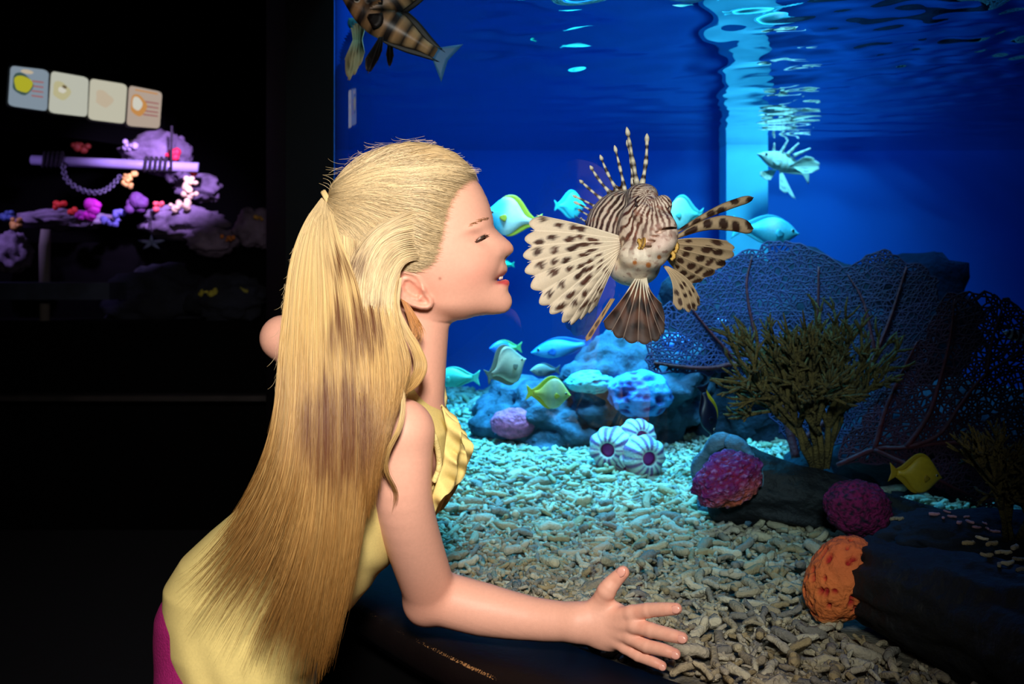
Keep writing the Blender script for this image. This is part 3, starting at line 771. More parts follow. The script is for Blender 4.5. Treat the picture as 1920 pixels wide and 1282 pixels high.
def mass_sdf(X, Y, Z):
    b = 500-(Z-EYE)/S
    r = [np.interp(b, HM[:, 0], HM[:, i]) for i in range(1, 5)]
    sc = r[2]/Y0
    xl, xr = HX(r[0])*sc, HX(r[1])*sc; xc, ra = (xl+xr)/2, (xr-xl)/2
    f = (np.sqrt(((X-xc)/ra)**2+((Y-r[2])/r[3])**2)-1)*np.minimum(ra, r[3])+.0012*np.sin(X/.0042+Z/.05)
    return smax(f, np.maximum((HM[0, 0]-b), (b-HM[-1, 0]))*S, .006)
Vm, Qm = implicit(mass_sdf, (-.30, 1.0, HZ(1100)), (-.08, 1.19, HZ(380)), .0025)
bb = 500-(Vm[:, 2]-EYE)/S; aa = 960+Vm[:, 0]/Vm[:, 1]*FPX
t = np.clip((bb-600)/400, 0, 1)[:, None]; mc = sk((150, 104, 52))*(1-t)+sk((138, 88, 38))*t
dk = (np.exp(-((aa-655)/45)**2-((bb-500)/28)**2)+np.exp(-((aa-668)/55)**2-((bb-622)/42)**2)+.8*np.exp(-((aa-630)/60)**2-((bb-790)/60)**2))[:, None]  # matching dark patches in the mass colour, the uppermost painted as shade
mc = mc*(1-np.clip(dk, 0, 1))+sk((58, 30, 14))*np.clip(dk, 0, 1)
o = link('hair_underlayer', mesh('hair_underlayer', Vm-np.array(girl.location), Qm, mc), M_mass); o.parent = girl

def hair_mat(name, c0, c1, c2):
    m = bpy.data.materials.new(name); m.use_nodes = True; nt = m.node_tree; N, L = nt.nodes.new, nt.links.new
    b = nt.nodes['Principled BSDF']; hi = N('ShaderNodeHairInfo')
    r = N('ShaderNodeValToRGB'); e = r.color_ramp.elements; e[0].color = c0; e[1].color = c2; x = e.new(.5); x.color = c1
    L(hi.outputs['Intercept'], r.inputs[0])
    mr = N('ShaderNodeMapRange'); mr.inputs['To Min'].default_value = .55; mr.inputs['To Max'].default_value = 1.25; L(hi.outputs['Random'], mr.inputs['Value'])
    vm = N('ShaderNodeVectorMath'); vm.operation = 'SCALE'; L(r.outputs[0], vm.inputs[0]); L(mr.outputs[0], vm.inputs['Scale'])
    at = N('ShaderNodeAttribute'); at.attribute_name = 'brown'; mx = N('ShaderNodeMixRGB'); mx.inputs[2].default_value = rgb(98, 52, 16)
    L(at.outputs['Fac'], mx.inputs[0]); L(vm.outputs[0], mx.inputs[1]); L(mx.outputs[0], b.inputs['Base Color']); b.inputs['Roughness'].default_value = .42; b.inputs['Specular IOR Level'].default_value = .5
    return m
def strands(name, P, m, rad, parent, taper=.25, brown=False, root=.8):
    """P: (n, k, 3) world points"""
    n, k, _ = P.shape; P0_ = P
    hc_ = bpy.data.hair_curves.new(name); hc_.add_curves([k]*n)
    P = P-np.array(parent.location)
    hc_.attributes['position'].data.foreach_set('vector', P.astype(np.float32).ravel())
    r = np.tile(np.interp(np.linspace(0, 1, k), [0, .1, .7, 1], [root, 1, .9, taper]), (n, 1))*np.asarray(rad).reshape(-1, 1)
    at = hc_.attributes.get('radius') or hc_.attributes.new('radius', 'FLOAT', 'POINT'); at.data.foreach_set('value', r.astype(np.float32).ravel())
    a_ = 960+P0_[..., 0]/P0_[..., 1]*FPX; b_ = 500-(P0_[..., 2]-EYE)/P0_[..., 1]*FPX
    br = np.zeros(a_.shape)
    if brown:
        for A, B, ra, rb in ((652, 500, 38, 24), (668, 622, 56, 50), (635, 815, 72, 100)):  # brown patches in the colour; the uppermost paints shade below the head bulge
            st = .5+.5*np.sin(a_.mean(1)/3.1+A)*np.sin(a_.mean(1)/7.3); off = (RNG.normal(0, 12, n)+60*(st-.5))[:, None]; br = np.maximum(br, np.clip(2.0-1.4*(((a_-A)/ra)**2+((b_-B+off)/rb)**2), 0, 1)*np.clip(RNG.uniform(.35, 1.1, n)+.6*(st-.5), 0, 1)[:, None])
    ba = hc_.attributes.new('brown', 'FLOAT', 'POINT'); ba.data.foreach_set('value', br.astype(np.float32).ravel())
    hc_.materials.append(m); o = bpy.data.objects.new(name, hc_); COL.objects.link(o); o.parent = parent
    return o
def family(guides, n, k=26, jit=4., jy=.006, cut=(.82, 1.), clump=0, lo=0., hi=1., wav=1.5, tail=1.6):
    G = []
    for g in guides:
        c = catmull([np.array(p, float) for p in g], 10); L_ = np.concatenate([[0], np.cumsum(np.linalg.norm(np.diff(c[:, :2], axis=0), axis=1))]); L_ /= L_[-1]
        t = np.linspace(0, 1, 60); G.append(np.stack([np.interp(t, L_, c[:, i]) for i in range(3)], 1))
    G = np.array(G); m_ = len(G)-1
    u = RNG.uniform(lo, hi, n)*m_
    if clump: cc = np.round(u*clump)/clump; u = u+(cc-u)*RNG.beta(2, 2, n)*(.9 if clump > 8 else 1.)
    u = np.clip(u, 0, m_-1e-6); i = u.astype(int); f = (u-i)[:, None, None]
    P = G[i]*(1-f)+G[i+1]*f                                    # n,60,3
    tt = np.linspace(0, 1, 60)[None, :]
    amp = (.25+.9*tt)
    jx = RNG.normal(0, jit, (n, 1)); ph = RNG.uniform(0, 6.28, (n, 1)); fr = RNG.uniform(.6, 2.2, (n, 1))
    P[:, :, 0] += jx*amp+wav*RNG.normal(0, 1, (n, 1))*np.sin(fr*6.28*tt+ph)*tt
    P[:, :, 2] += RNG.uniform(-1, 1, (n, 1))*jy*amp
    end = cut[0]+(cut[1]-cut[0])*RNG.beta(1.3, tail, n); s_ = end[:, None]*np.linspace(0, 1, k)[None, :]*59
    a0 = np.clip(s_.astype(int), 0, 58); w_ = (s_-a0)[..., None]; rows = np.arange(n)[:, None]
    P = P[rows, a0]*(1-w_)+P[rows, a0+1]*w_
    Y = P[..., 2]
    return np.stack([(P[..., 0]-960)/FPX*Y, Y, EYE-(P[..., 1]-500)/FPX*Y], -1)
BL = hair_mat('blond hair', rgb(222, 200, 156), rgb(236, 214, 168), rgb(226, 198, 142))
BT = hair_mat('golden blond lengths', rgb(236, 214, 166), rgb(218, 184, 118), rgb(150, 102, 44))
PONY = [
 [(606,370,1.166),(576,412,1.13),(553,470,1.11),(540,540,1.092),(530,640,1.072),(522,740,1.056),(508,820,1.05),(478,900,1.048),(428,980,1.054),(370,1045,1.064),(316,1084,1.078)],
 [(606,371,1.162),(580,420,1.122),(560,490,1.095),(551,580,1.074),(545,700,1.050),(540,800,1.036),(520,900,1.026),(475,1000,1.027),(405,1100,1.037),(338,1196,1.05)],
 [(608,372,1.160),(588,430,1.115),(578,520,1.085),(574,640,1.058),(572,780,1.034),(560,920,1.020),(518,1060,1.021),(455,1180,1.03),(420,1258,1.036)],
 [(610,373,1.158),(600,440,1.108),(604,540,1.075),(606,680,1.046),(608,830,1.026),(600,980,1.016),(575,1120,1.018),(545,1230,1.023),(528,1300,1.028)],
 [(613,375,1.156),(616,445,1.102),(634,550,1.070),(644,690,1.043),(646,840,1.024),(640,990,1.016),(622,1120,1.02),(604,1220,1.025),(592,1300,1.03)],
 [(616,376,1.154),(636,446,1.096),(672,550,1.066),(690,690,1.041),(690,830,1.024),(682,960,1.017),(664,1080,1.02),(640,1180,1.026),(618,1260,1.03)]]
P1 = family(PONY, 11000, jit=4, jy=.006, cut=(.44, .90), clump=17, wav=4.5, tail=2.2)
P1b = family(PONY, 3200, jit=3, jy=.005, cut=(.7, 1.), clump=13, lo=.45, hi=.95, wav=4, tail=1.8)
P1 = np.concatenate([P1, P1b])
P2 = family(PONY, 1500, jit=2, jy=.005, cut=(.8, 1.0), clump=6, wav=6)
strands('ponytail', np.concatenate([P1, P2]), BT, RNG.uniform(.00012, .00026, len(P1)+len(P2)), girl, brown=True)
LOOSE = [
 [(640,430,1.125),(644,480,1.102),(655,540,1.075),(668,640,1.055),(676,760,1.032),(682,880,1.018),(680,960,1.016)],
 [(684,425,1.118),(687,480,1.096),(692,560,1.070),(702,660,1.050),(704,780,1.028),(696,900,1.016),(690,985,1.015)],
 [(722,436,1.112),(721,490,1.092),(718,560,1.072),(730,640,1.058),(736,720,1.042),(724,800,1.024),(706,880,1.017),(700,930,1.016)],
 [(752,460,1.106),(747,505,1.086),(738,560,1.074),(748,620,1.066),(762,680,1.058),(748,740,1.042),(716,800,1.026),(700,860,1.018)]]
P3_ = family(LOOSE, 6500, jit=5, jy=.006, cut=(.6, 1.), clump=9, wav=4)
LOCK = [
 [(750,530,1.082),(745,575,1.078),(757,620,1.074),(775,655,1.072),(782,688,1.070),(765,720,1.058),(733,752,1.042),(712,800,1.03)],
 [(752,520,1.080),(748,575,1.076),(764,615,1.073),(787,652,1.072),(798,688,1.070),(782,722,1.06),(745,748,1.045),(722,790,1.032)]]
P4 = family(LOCK, 1000, jit=2.5, jy=.003, cut=(.8, 1.), wav=1.5)
TRESS = [[(735,690,1.055),(752,745,1.036),(745,800,1.026),(722,850,1.024),(722,885,1.03),(738,925,1.046),(734,965,1.052)],
         [(742,690,1.055),(758,745,1.036),(752,800,1.026),(728,850,1.024),(728,885,1.03),(746,925,1.046),(738,968,1.052)]]
P5 = family(TRESS, 60, jit=2, jy=.002, cut=(.8, 1.), wav=2)
SWEEP = [
 [(858,376,1.128),(780,392,1.097),(705,430,1.086),(662,490,1.080),(652,580,1.064),(656,700,1.044),(662,800,1.028)],
 [(838,440,1.118),(770,432,1.093),(712,455,1.084),(684,515,1.074),(680,610,1.060),(684,730,1.040),(686,820,1.024)],
 [(826,482,1.113),(775,466,1.094),(732,482,1.084),(708,540,1.071),(704,640,1.056),(706,760,1.034),(700,850,1.020)],
 [(806,500,1.110),(775,488,1.094),(748,505,1.083),(733,560,1.071),(738,640,1.060),(742,720,1.044),(722,800,1.026)]]
P7 = family(SWEEP, 1500, jit=6, jy=.003, cut=(.45, 1.), clump=9, wav=4)
NAPE = [[(752,560,1.10),(764,590,1.098),(772,625,1.095),(768,650,1.09)], [(764,568,1.10),(780,594,1.098),(794,622,1.098),(792,648,1.095)]]
P8 = family(NAPE, 160, jit=2, jy=.002, cut=(.6, 1.), wav=2)
strands('nape_hair', P8, hair_mat('brown nape hair', rgb(190, 130, 70), rgb(196, 134, 66), rgb(206, 146, 80)), np.full(len(P8), .00018), girl)
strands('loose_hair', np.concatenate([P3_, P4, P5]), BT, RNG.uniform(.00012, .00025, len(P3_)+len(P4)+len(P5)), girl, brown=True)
# combed-back top hair: follows the skull from the hairline to the tie
def combed(n, hairline, k=22):
    out = []
    HL = catmull([np.array((*p, 0.)) for p in [(899,322),(893,334),(880,344),(857,372),(845,405),(838,445),(826,484),(802,502),(778,504),(752,502),(725,498),(690,488),(655,470)]], 12)[:, :2]
    pol = np.array([(899,322),(880,344),(845,405),(838,445),(826,484),(778,504),(725,498),(655,470),(626,420),(634,355),(656,322),(692,295),(738,279),(780,275),(820,281),(855,296),(880,316)])
    while len(out) < n:
        if RNG.random() < hairline: p = HL[RNG.integers(len(HL))]+np.array((abs(RNG.normal(0, 5.0))-2.5, RNG.normal(0, 4)))
        else:
            p = np.array((RNG.uniform(625, 905), RNG.uniform(272, 505)))
            if poly_sdf(p[0], p[1], pol) > 2: continue
        p = np.array((p[0], p[1]))
        T = np.array((616., 373.))+RNG.normal(0, 3.5, 2); md = (p+T)/2; dv = T-p; ln = np.linalg.norm(dv)+1e-6; nrm = np.array((-dv[1], dv[0]))/ln
        if nrm[1] > 0: nrm = -nrm
        bow = np.interp(p[1], [275, 330, 420, 470, 505], [.06, .14, .05, -.10, -.22])*ln*RNG.uniform(.6, 1.3)
        c = md+nrm*bow+RNG.normal(0, 5, 2)
        t = np.linspace(0, 1, k)[:, None]; q = (1-t)**2*p+2*t*(1-t)*c+t*t*T
        q += (RNG.normal(0, 3.6)*np.sin(t[:, 0]*RNG.uniform(3, 9)+RNG.uniform(0, 6)))[:, None]*nrm*np.sin(PI*t)
        am = RNG.uniform(0, 1); q = q+(am*np.stack([3.0*np.sin(q[:, 1]/9.+q[:, 0]/23.), 5.0*np.sin(q[:, 0]/17.+q[:, 1]/31.+2*am)], 1))*np.sin(PI*t)
        out.append(q)
    q = np.array(out); a_, b_ = q[..., 0], q[..., 1]
    Qv = bil(HQX, HQY, HQ, a_, b_); e = 2.
    ga = (bil(HQX, HQY, HQ, a_+e, b_)-bil(HQX, HQY, HQ, a_-e, b_))/(2*e); gb = (bil(HQX, HQY, HQ, a_, b_+e)-bil(HQX, HQY, HQ, a_, b_-e))/(2*e)
    # strands that would leave the outline are carried along it
    out_ = np.maximum(-Qv, 0); g2_ = ga**2+gb**2+1e-6; a_ = a_+ga*out_/g2_; b_ = b_+gb*out_/g2_; Qv = np.maximum(Qv, 0)
    sg = np.where(RNG.random(len(q)) < .74, 1, -1)[:, None]; d = np.sqrt(Qv)*sg
    nx_, nz_, nd = -ga, -gb, 2*d; nl = np.sqrt(nx_**2+nz_**2+nd**2)+1e-6
    tt = np.linspace(0, 1, k)[None, :]
    lift = (RNG.uniform(3.5, 11, (len(q), 1))*np.interp(tt, [0, .15, .7, 1], [.25, .9, 1.1, 1.2]))
    a_ = a_+nx_/nl*lift; b_ = b_+nz_/nl*lift; d = d+nd/nl*lift
    d = d*np.interp(tt, [0, .85, 1], [1, 1, .45])
    return np.stack([HX(a_), Y0-d*S, HZ(b_)], -1)
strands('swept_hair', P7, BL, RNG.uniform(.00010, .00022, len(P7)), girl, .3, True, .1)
P6 = combed(11500, .30)
strands('combed_hair', P6, BL, RNG.uniform(.00010, .00022, len(P6)), girl, .6, False, .15)
# flyaways
fl = []
for i in range(150):
    t0 = RNG.uniform(0, 1); base_ = catmull([np.array((*p, 0.)) for p in [(898,322),(870,296),(820,268),(770,262),(710,274),(650,312),(616,360),(570,430),(540,520),(525,640),(516,760)]], 12)[:, :2]
    p = base_[int(t0*(len(base_)-1))]+RNG.normal(0, 3, 2); L_ = RNG.uniform(14, 48) if t0 < .6 else RNG.uniform(10, 30); an = RNG.uniform(-.35, .35)+(PI+.5*math.sin(t0*3) if t0 < .55 else PI*.56)
    an = an if t0 < .6 else PI*.55+RNG.normal(0, .25); q = []; cu = RNG.normal(0, .9)
    for j in range(12):
        q.append((p[0], p[1])); p = p+L_/11*np.array((math.cos(an), math.sin(an)*(1 if t0 > .6 else -.5))); an += cu/11
    Yq = 1.15-.06*t0+RNG.normal(0, .01); fl.append([W(x, y, Yq) for x, y in q])
strands('flyaway_hair', np.array(fl), BL, np.full(len(fl), .00012), girl, .4)
M_tie = mat('cream hair elastic', rgb(226, 200, 140), .7)
b_ = MB()
for i in range(2):
    an_ = np.linspace(0, 2*PI, 17); cc = P3(612+3*i, 373-2*i, 1.160); ax = Vector((-.85, -.1, -.5)).normalized(); u_ = ax.orthogonal().normalized(); v_ = ax.cross(u_)
    b_.tube([tuple(Vector(cc)+u_*(.0085*math.cos(x))+v_*(.0085*math.sin(x))) for x in an_], .0024, 6)
b_.build('hair_tie', M_tie, girl)
# ================================================================== LIONFISH
M_lion = mat('lionfish skin', None, .5, attr='col', spec=.4, nscale=500, namt=.06, bump=.12, bscale=700)
M_fin = mat('lionfish fin', None, .55, attr='col', spec=.3, nscale=700, namt=.05, trans=.3)
M_clearfin = mat('clear spotted fin', None, .4, attr='col', alpha=.32)
M_ray = mat('fin ray', None, .5, attr='col', nscale=700, namt=.06)
lc = lambda c: np.array([lin(x) for x in c])
CREAM, BROWN, MAROON, TAN = lc((246, 230, 204)), lc((80, 50, 36)), lc((66, 34, 34)), lc((214, 178, 138))
def bands(x, sharp=6): return 1/(1+np.exp(-sharp*np.sin(x)))
def fan(name, parent, rays, m, scallop=.22, nu=9, nv=26, spots=(), base=CREAM, edge=None, dark=None, thick=.0006, ray_r=.0011, ray_col=None, billow=.0):
    """rays: list of (root, tip, bend) points; a web between neighbouring rays with scalloped ends, each ray a piece of its own"""
    curves = []
    for a, b, bend in rays:
        a, b = np.asarray(a, float), np.asarray(b, float); t = np.linspace(0, 1, nv)[:, None]
        curves.append(a*(1-t)+b*t+np.asarray(bend)*np.sin(PI*t)*.5+np.asarray(bend)*0)
    V, C, F = [], [], []; n = len(curves); cols = (n-1)*nu+1
    for q in range(cols):
        i = min(q//nu, n-2); u = q/nu-i; c0, c1 = curves[i], curves[i+1]
        vm = 1-scallop*(abs(math.sin(PI*u))**1.4 if scallop > 0 else 0) if scallop >= 0 else 1+(-scallop)*math.sin(PI*u)-(-scallop)*.5
        for k in range(nv):
            v = k/(nv-1)*vm; x = v*(nv-1); j = min(int(x), nv-2) if x < nv-1 else nv-2; w_ = x-j
            p = (c0[j]*(1-w_)+c0[j+1]*w_)*(1-u)+(c1[j]*(1-w_)+c1[j+1]*w_)*u
            p = p+np.array((0, billow*math.sin(PI*u)*v, 0))
            V.append(p); col = base.copy()
            if dark is not None: col = dark(i+u, v, col)
            for (su, sv, ru, rv, sc) in spots:
                d = ((i+u-su)/ru)**2+((v-sv)/rv)**2
                if d < 1.6: w2 = min(1, max(0, (1.35-d)*2.2)); col = col*(1-w2)+sc*w2
            C.append(col)
    for q in range(cols-1):
        for k in range(nv-1): F.append((q*nv+k, (q+1)*nv+k, (q+1)*nv+k+1, q*nv+k+1))
    o = obj(name, V, F, m, parent, C)
    md = o.modifiers.new('thick', 'SOLIDIFY'); md.thickness = thick; md.offset = 0
    for i, c in enumerate(curves):
        V2, F2 = tube([p for p in c[::2]]+[c[-1]], np.linspace(ray_r, ray_r*.35, len(c[::2])+1), 5)
        t = np.concatenate([np.repeat(np.linspace(0, 1, len(c[::2])+1), 5), [0, 1]])
        rc = np.array([(ray_col(i, x) if ray_col else base*1.02) for x in t])
        obj('fin_ray', np.array(V2), F2, M_ray, o, rc)
    return o
def spot_rows(n_w, rows, seed, c=None, ru=.26, rv=.045):
    r = np.random.default_rng(seed); out = []
    for w_ in range(n_w):
        for v in rows:
            if r.random() < .86: out.append((w_+.5+r.normal(0, .13), v+r.normal(0, .025), ru*r.uniform(.7, 1.25), rv*r.uniform(.7, 1.3), (c if c is not None else BROWN)*r.uniform(.75, 1.6)))
    return out
YL = 1.30
lion = empty('lionfish', W(1190, 450, YL), 'brown and white striped lionfish with spread spotted fins, facing the child behind the glass', 'fish')
LH, LS_, LB, LT = W(1212, 432, 1.285), W(1241, 438, 1.245), W(1165, 432, 1.36), W(1128, 505, 1.52)
def lion_sdf(X, Y, Z):
    f = ell(X, Y, Z, LH, (.036, .040, .044))
    f = smin(f, ell(X, Y, Z, LB, (.043, .055, .054), [[.93, 0, -.37], [0, 1, 0], [.37, 0, .93]]), .02)
    f = smin(f, cap(X, Y, Z, LB, LT, .040, .016), .03)
    f = smin(f, ell(X, Y, Z, LS_, (.020, .022, .026)), .016)
    f = smin(f, ell(X, Y, Z, W(1206, 478, 1.255), (.030, .026, .020)), .012)          # throat
    f = smin(f, ell(X, Y, Z, W(1236, 462, 1.236), (.019, .016, .0115), [[.9, 0, .43], [0, 1, 0], [-.43, 0, .9]]), .006)   # lower jaw
    f = smin(f, ell(X, Y, Z, W(1232, 428, 1.238), (.017, .014, .012), [[.9, 0, .43], [0, 1, 0], [-.43, 0, .9]]), .008)   # upper lip
    for p in ((1203, 398, 1.248), (1243, 384, 1.265)): f = smin(f, ell(X, Y, Z, W(*p), (.0115, .0125, .0125)), .006)       # brows over the eyes
    f = smin(f, ell(X, Y, Z, W(1204, 364, 1.31), (.020, .03, .014)), .015)
    f = smin(f, ell(X, Y, Z, W(1188, 505, 1.31), (.032, .05, .022)), .02)
    # the line of the mouth
    for i in range(8):
        t = i/7; p = W(1214+50*t, 462-34*t-12*math.sin(PI*t), 1.232-.014*math.sin(PI*t)+.010*t)
        f = smax(f, -ell(X, Y, Z, p, (.0058, .010, .0013)), .0015)
    return f
Vl, Ql = implicit(lion_sdf, (W(1090, 500, 1.45)[0], 1.19, W(1200, 560, 1.4)[2]), (W(1300, 500, 1.3)[0], 1.56, W(1200, 320, 1.3)[2]), .0016)
lpx = 960+Vl[:, 0]/Vl[:, 1]*FPX; lpy = 500-(Vl[:, 2]-EYE)/Vl[:, 1]*FPX
nz_ = fnoise(Vl, 45., 3, 1.); nz2 = fnoise(Vl, 110., 3, 2.)
# body bars run round the body; face lines stream down from the brows
ax_ = (LS_-LB); ax_ /= np.linalg.norm(ax_); s_ax = (Vl-LS_)@ax_
body_b = bands(s_ax/.00135+nz_*2.6+1.5*np.sin((Vl[:, 2]-EYE)/.014), 6)
ang_f = np.arctan2(lpx-1222, lpy-352); rad_f = np.hypot(lpx-1222, lpy-352)
face_b = bands(ang_f*40+nz_*3.4+nz2*1.0+rad_f*.02, 6)
wf = 1/(1+np.exp(-(s_ax+.052)/.008))
pat = body_b*(1-wf)+face_b*wf
low = np.clip((lpy-445-.25*(1215-lpx).clip(0))/30, 0, 1)                 # pale throat and chin
snout = np.exp(-((lpx-1240)/30)**2-((lpy-452)/26)**2)
dkc = (MAROON*.55)[None, :]*(1-wf[:, None])+lc((96, 44, 30))[None, :]*wf[:, None]
lightc = lc((240, 216, 196))[None, :]*(1-low[:, None])+lc((250, 236, 214))[None, :]*low[:, None]
amt = np.clip(np.clip(pat*1.25-.18*wf, 0, 1)*(1-.85*np.clip(low+snout, 0, 1)), 0, 1)[:, None]
Cl = lightc*(1-amt)+dkc*amt
sn = snout[:, None]*.7; Cl = Cl*(1-sn)+lc((226, 190, 176))*sn
th = (bands((lpy-470)/3.2+nz_*2+.04*(lpx-1200), 4)*np.exp(-((lpx-1196)/34)**2-((lpy-500)/13)**2)*.6)[:, None]; Cl = Cl*(1-th)+lc((196, 140, 92))*th
for p, r_ in (((1216, 497), 5), ((1190, 492), 4), ((1236, 482), 4)):
    w_ = np.clip(1.6-(np.hypot(lpx-p[0], lpy-p[1])/r_)**2, 0, 1)[:, None]; Cl = Cl*(1-w_)+lc((196, 120, 62))*w_
fk = (np.clip(nz2*3-.75, 0, 1)*.7)[:, None]; Cl = Cl*(1-fk)+lc((150, 92, 74))*fk
obj('body', Vl, Ql, M_lion, lion, Cl)
M_leye = mat('fish eye', None, .1, attr='col')
for p, r_, lk in (((1199, 403, 1.2445), .0058, (-.6, -.75, .1)), ((1251, 386, 1.262), .006, (.9, -.4, .1))):
    v, f = ico(3); lk = np.array(lk)/np.linalg.norm(lk); d = v@lk; col = np.tile(lc((210, 190, 160)), (len(v), 1)); col[d > .5] = lc((30, 22, 20)); obj('eye', v*r_+W(*p), f, M_leye, lion, col)
# tentacles over the eyes and flaps at the mouth corner
for pts in ([(1200,392,1.242),(1193,384,1.240),(1192,374,1.242),(1198,368,1.246)], [(1246,378,1.258),(1252,376,1.256),(1254,384,1.256),(1252,392,1.254)]):
    V2, F2 = tube(catmull([W(*p) for p in pts], 5), np.linspace(.0019, .0010, 16), 6); obj('tentacle', np.array(V2), F2, M_lion, lion, np.tile(MAROON*.5, (len(V2), 1)))
for pts in ([(1264,452,1.245),(1270,462,1.243),(1266,474,1.243)], [(1258,470,1.245),(1264,480,1.244),(1258,488,1.244)], [(1197,448,1.235),(1202,458,1.231),(1198,468,1.232)], [(1207,446,1.234),(1206,458,1.229),(1202,466,1.23)]):
    V2, F2 = tube(catmull([W(*p) for p in pts], 5), [.0018, .0030, .0032, .0028, .0034, .0024, .0032, .0028, .002, .003, .001], 6); obj('mouth_flap', np.array(V2), F2, M_lion, lion, np.array([lc((226, 176, 84)) if i % 3 else lc((90, 56, 30)) for i in range(len(V2))]))
# dorsal spines, banded black and white
sp = [((1196,352,1.32),(1175,238,1.33),.0030),((1186,350,1.33),(1175,262,1.335),.0022),((1203,350,1.315),(1213,250,1.32),.0030),((1172,358,1.345),(1152,272,1.35),.0024),((1160,362,1.36),(1125,290,1.365),.0024),((1150,368,1.375),(1106,310,1.38),.0024),((1136,380,1.39),(1086,337,1.40),.0023),((1124,392,1.41),(1073,366,1.42),.0020),((1119,402,1.42),(1075,378,1.43),.0020),((1115,412,1.44),(1083,392,1.45),.0018),((1111,422,1.46),(1088,408,1.47),.0016)]
for i, (a, b, r_) in enumerate(sp):
    a, b = W(*a), W(*b); n = 26; t = np.linspace(0, 1, n); L_ = np.linalg.norm(b-a)
    P = a[None]*(1-t[:, None])+b[None]*t[:, None]+np.array((.0025*math.sin(i), 0, 0))*np.sin(PI*t)[:, None]
    R_ = r_*(1.15-.55*t)*(1+.18*np.sin(t*L_/.0042)); R_[-4:] = r_*np.array([1.15, 1.1, .75, .2])
    V2, F2 = tube(P, R_, 7, 1.0); tt = np.concatenate([np.repeat(t, 7), [0, 1]])
    bb_ = bands(tt*L_/.0021+i, 7)[:, None]; tipw = np.clip((tt-.84)*12, 0, 1)[:, None]
    c2 = CREAM*.92*(1-bb_)+lc((58, 40, 40))*bb_; c2 = c2*(1-tipw)+CREAM*tipw
    obj('dorsal_spine', np.array(V2), F2, M_ray, lion, c2)
for i in range(len(sp)-1):        # webs between the feet of the spines
    if i in (1, 2): continue
    a0, b0 = W(*sp[i][0]), W(*sp[i][1]); a1, b1 = W(*sp[i+1][0]), W(*sp[i+1][1])
    fan('spine_web', lion, [(a0, a0*.72+b0*.28, (0, 0, 0)), (a1, a1*.78+b1*.22, (0, 0, 0))], M_fin, scallop=.5, nu=6, nv=8, base=lc((196, 164, 140)), spots=[(.5, .5, .4, .2, MAROON)], ray_r=.0012, ray_col=lambda i, x: MAROON)
# spread pectoral fin on the child's side
root = lambda i, n: W(1170-4*i/n*4, 446+44*i/n, 1.285)
tips = [(1006,403,1.27),(995,432,1.262),(990,462,1.256),(989,492,1.252),(996,520,1.25),(1011,550,1.25),(1026,577,1.252),(1052,588,1.256),(1066,606,1.262),(1086,598,1.27),(1100,588,1.28),(1118,574,1.29)]
rays = [(root(i, 12), W(*t), (0, -.012, .004)) for i, t in enumerate(tips)]
def pect_dark(u, v, c):
    if u > 6: k = .35*max(0, math.sin(v*34+u*5)); c = c*(1-k)+BROWN*k
    if u > 6.5 and v > .35: c = c*.9+lc((220, 190, 150))*.1
    return c
fan('pectoral_fin', lion, rays, M_fin, scallop=-.10, spots=spot_rows(7, (.90, .74, .60, .47, .36), 3)+spot_rows(11, (.28,), 4, ru=.2)+[(6.5+k, .55+.1*(k % 3), .3, .05, BROWN) for k in range(5)]+[(7.3+k, .8, .3, .04, BROWN) for k in range(4)], dark=pect_dark, billow=-.003)
# far pectoral: long separate rays above, webbed ones below
for (a, b, wd, sd) in (((1268,436,1.285),(1413,370,1.30),.0052,5),((1270,444,1.285),(1413,428,1.30),.0098,6)):
    a, b = W(*a), W(*b); d = b-a; L_ = np.linalg.norm(d); d /= L_; n = np.array((-d[2], 0, d[0])); V_, C_, F_ = [], [], []; r = np.random.default_rng(sd)
    sps = [(x+r.normal(0, .02), r.uniform(-.5, .5), .055, .75) for x in (.12, .26, .42, .58, .75, .95)]
    nt_, ns = 40, 8
    for i in range(nt_+1):
        t = i/nt_; h = wd*(.25+.75*min(1, t*1.6))*(math.sqrt(max(0, 1-max(0, (t-.86)/.14)**2)) if t > .86 else 1)
        for j in range(ns+1):
            s_ = j/ns*2-1; V_.append(a+d*L_*t+n*h*s_+np.array((0, .004*s_*s_, .012*math.sin(PI*t)*(1 if sd == 6 else .4)))); col = TAN*.95+.05*CREAM
            for (su, sv, ru, rv) in sps:
                dd = ((t-su)/ru)**2+((s_-sv)/rv)**2
                if dd < 1.5: w2 = min(1, (1.5-dd)*1.8); col = col*(1-w2)+BROWN*.8*w2
            C_.append(col)
    F_ = [(i*(ns+1)+j, i*(ns+1)+j+1, (i+1)*(ns+1)+j+1, (i+1)*(ns+1)+j) for i in range(nt_) for j in range(ns)]
    o = obj('pectoral_ray', V_, F_, M_fin, lion, C_); md = o.modifiers.new('thick', 'SOLIDIFY'); md.thickness = .0008; md.offset = 0
tips = [(1366,452,1.31),(1378,470,1.312),(1364,488,1.314),(1345,506,1.316),(1322,522,1.318),(1300,532,1.32)]
rays = [(W(1266-3*i, 450+7*i, 1.29), W(*t), (0, .006, .006-.003*i)) for i, t in enumerate(tips)]
fan('pectoral_fin', lion, rays, M_fin, scallop=-.10, base=TAN*.95, spots=spot_rows(5, (.95, .74, .52, .3), 9, BROWN*.75, .38, .075), billow=.003)
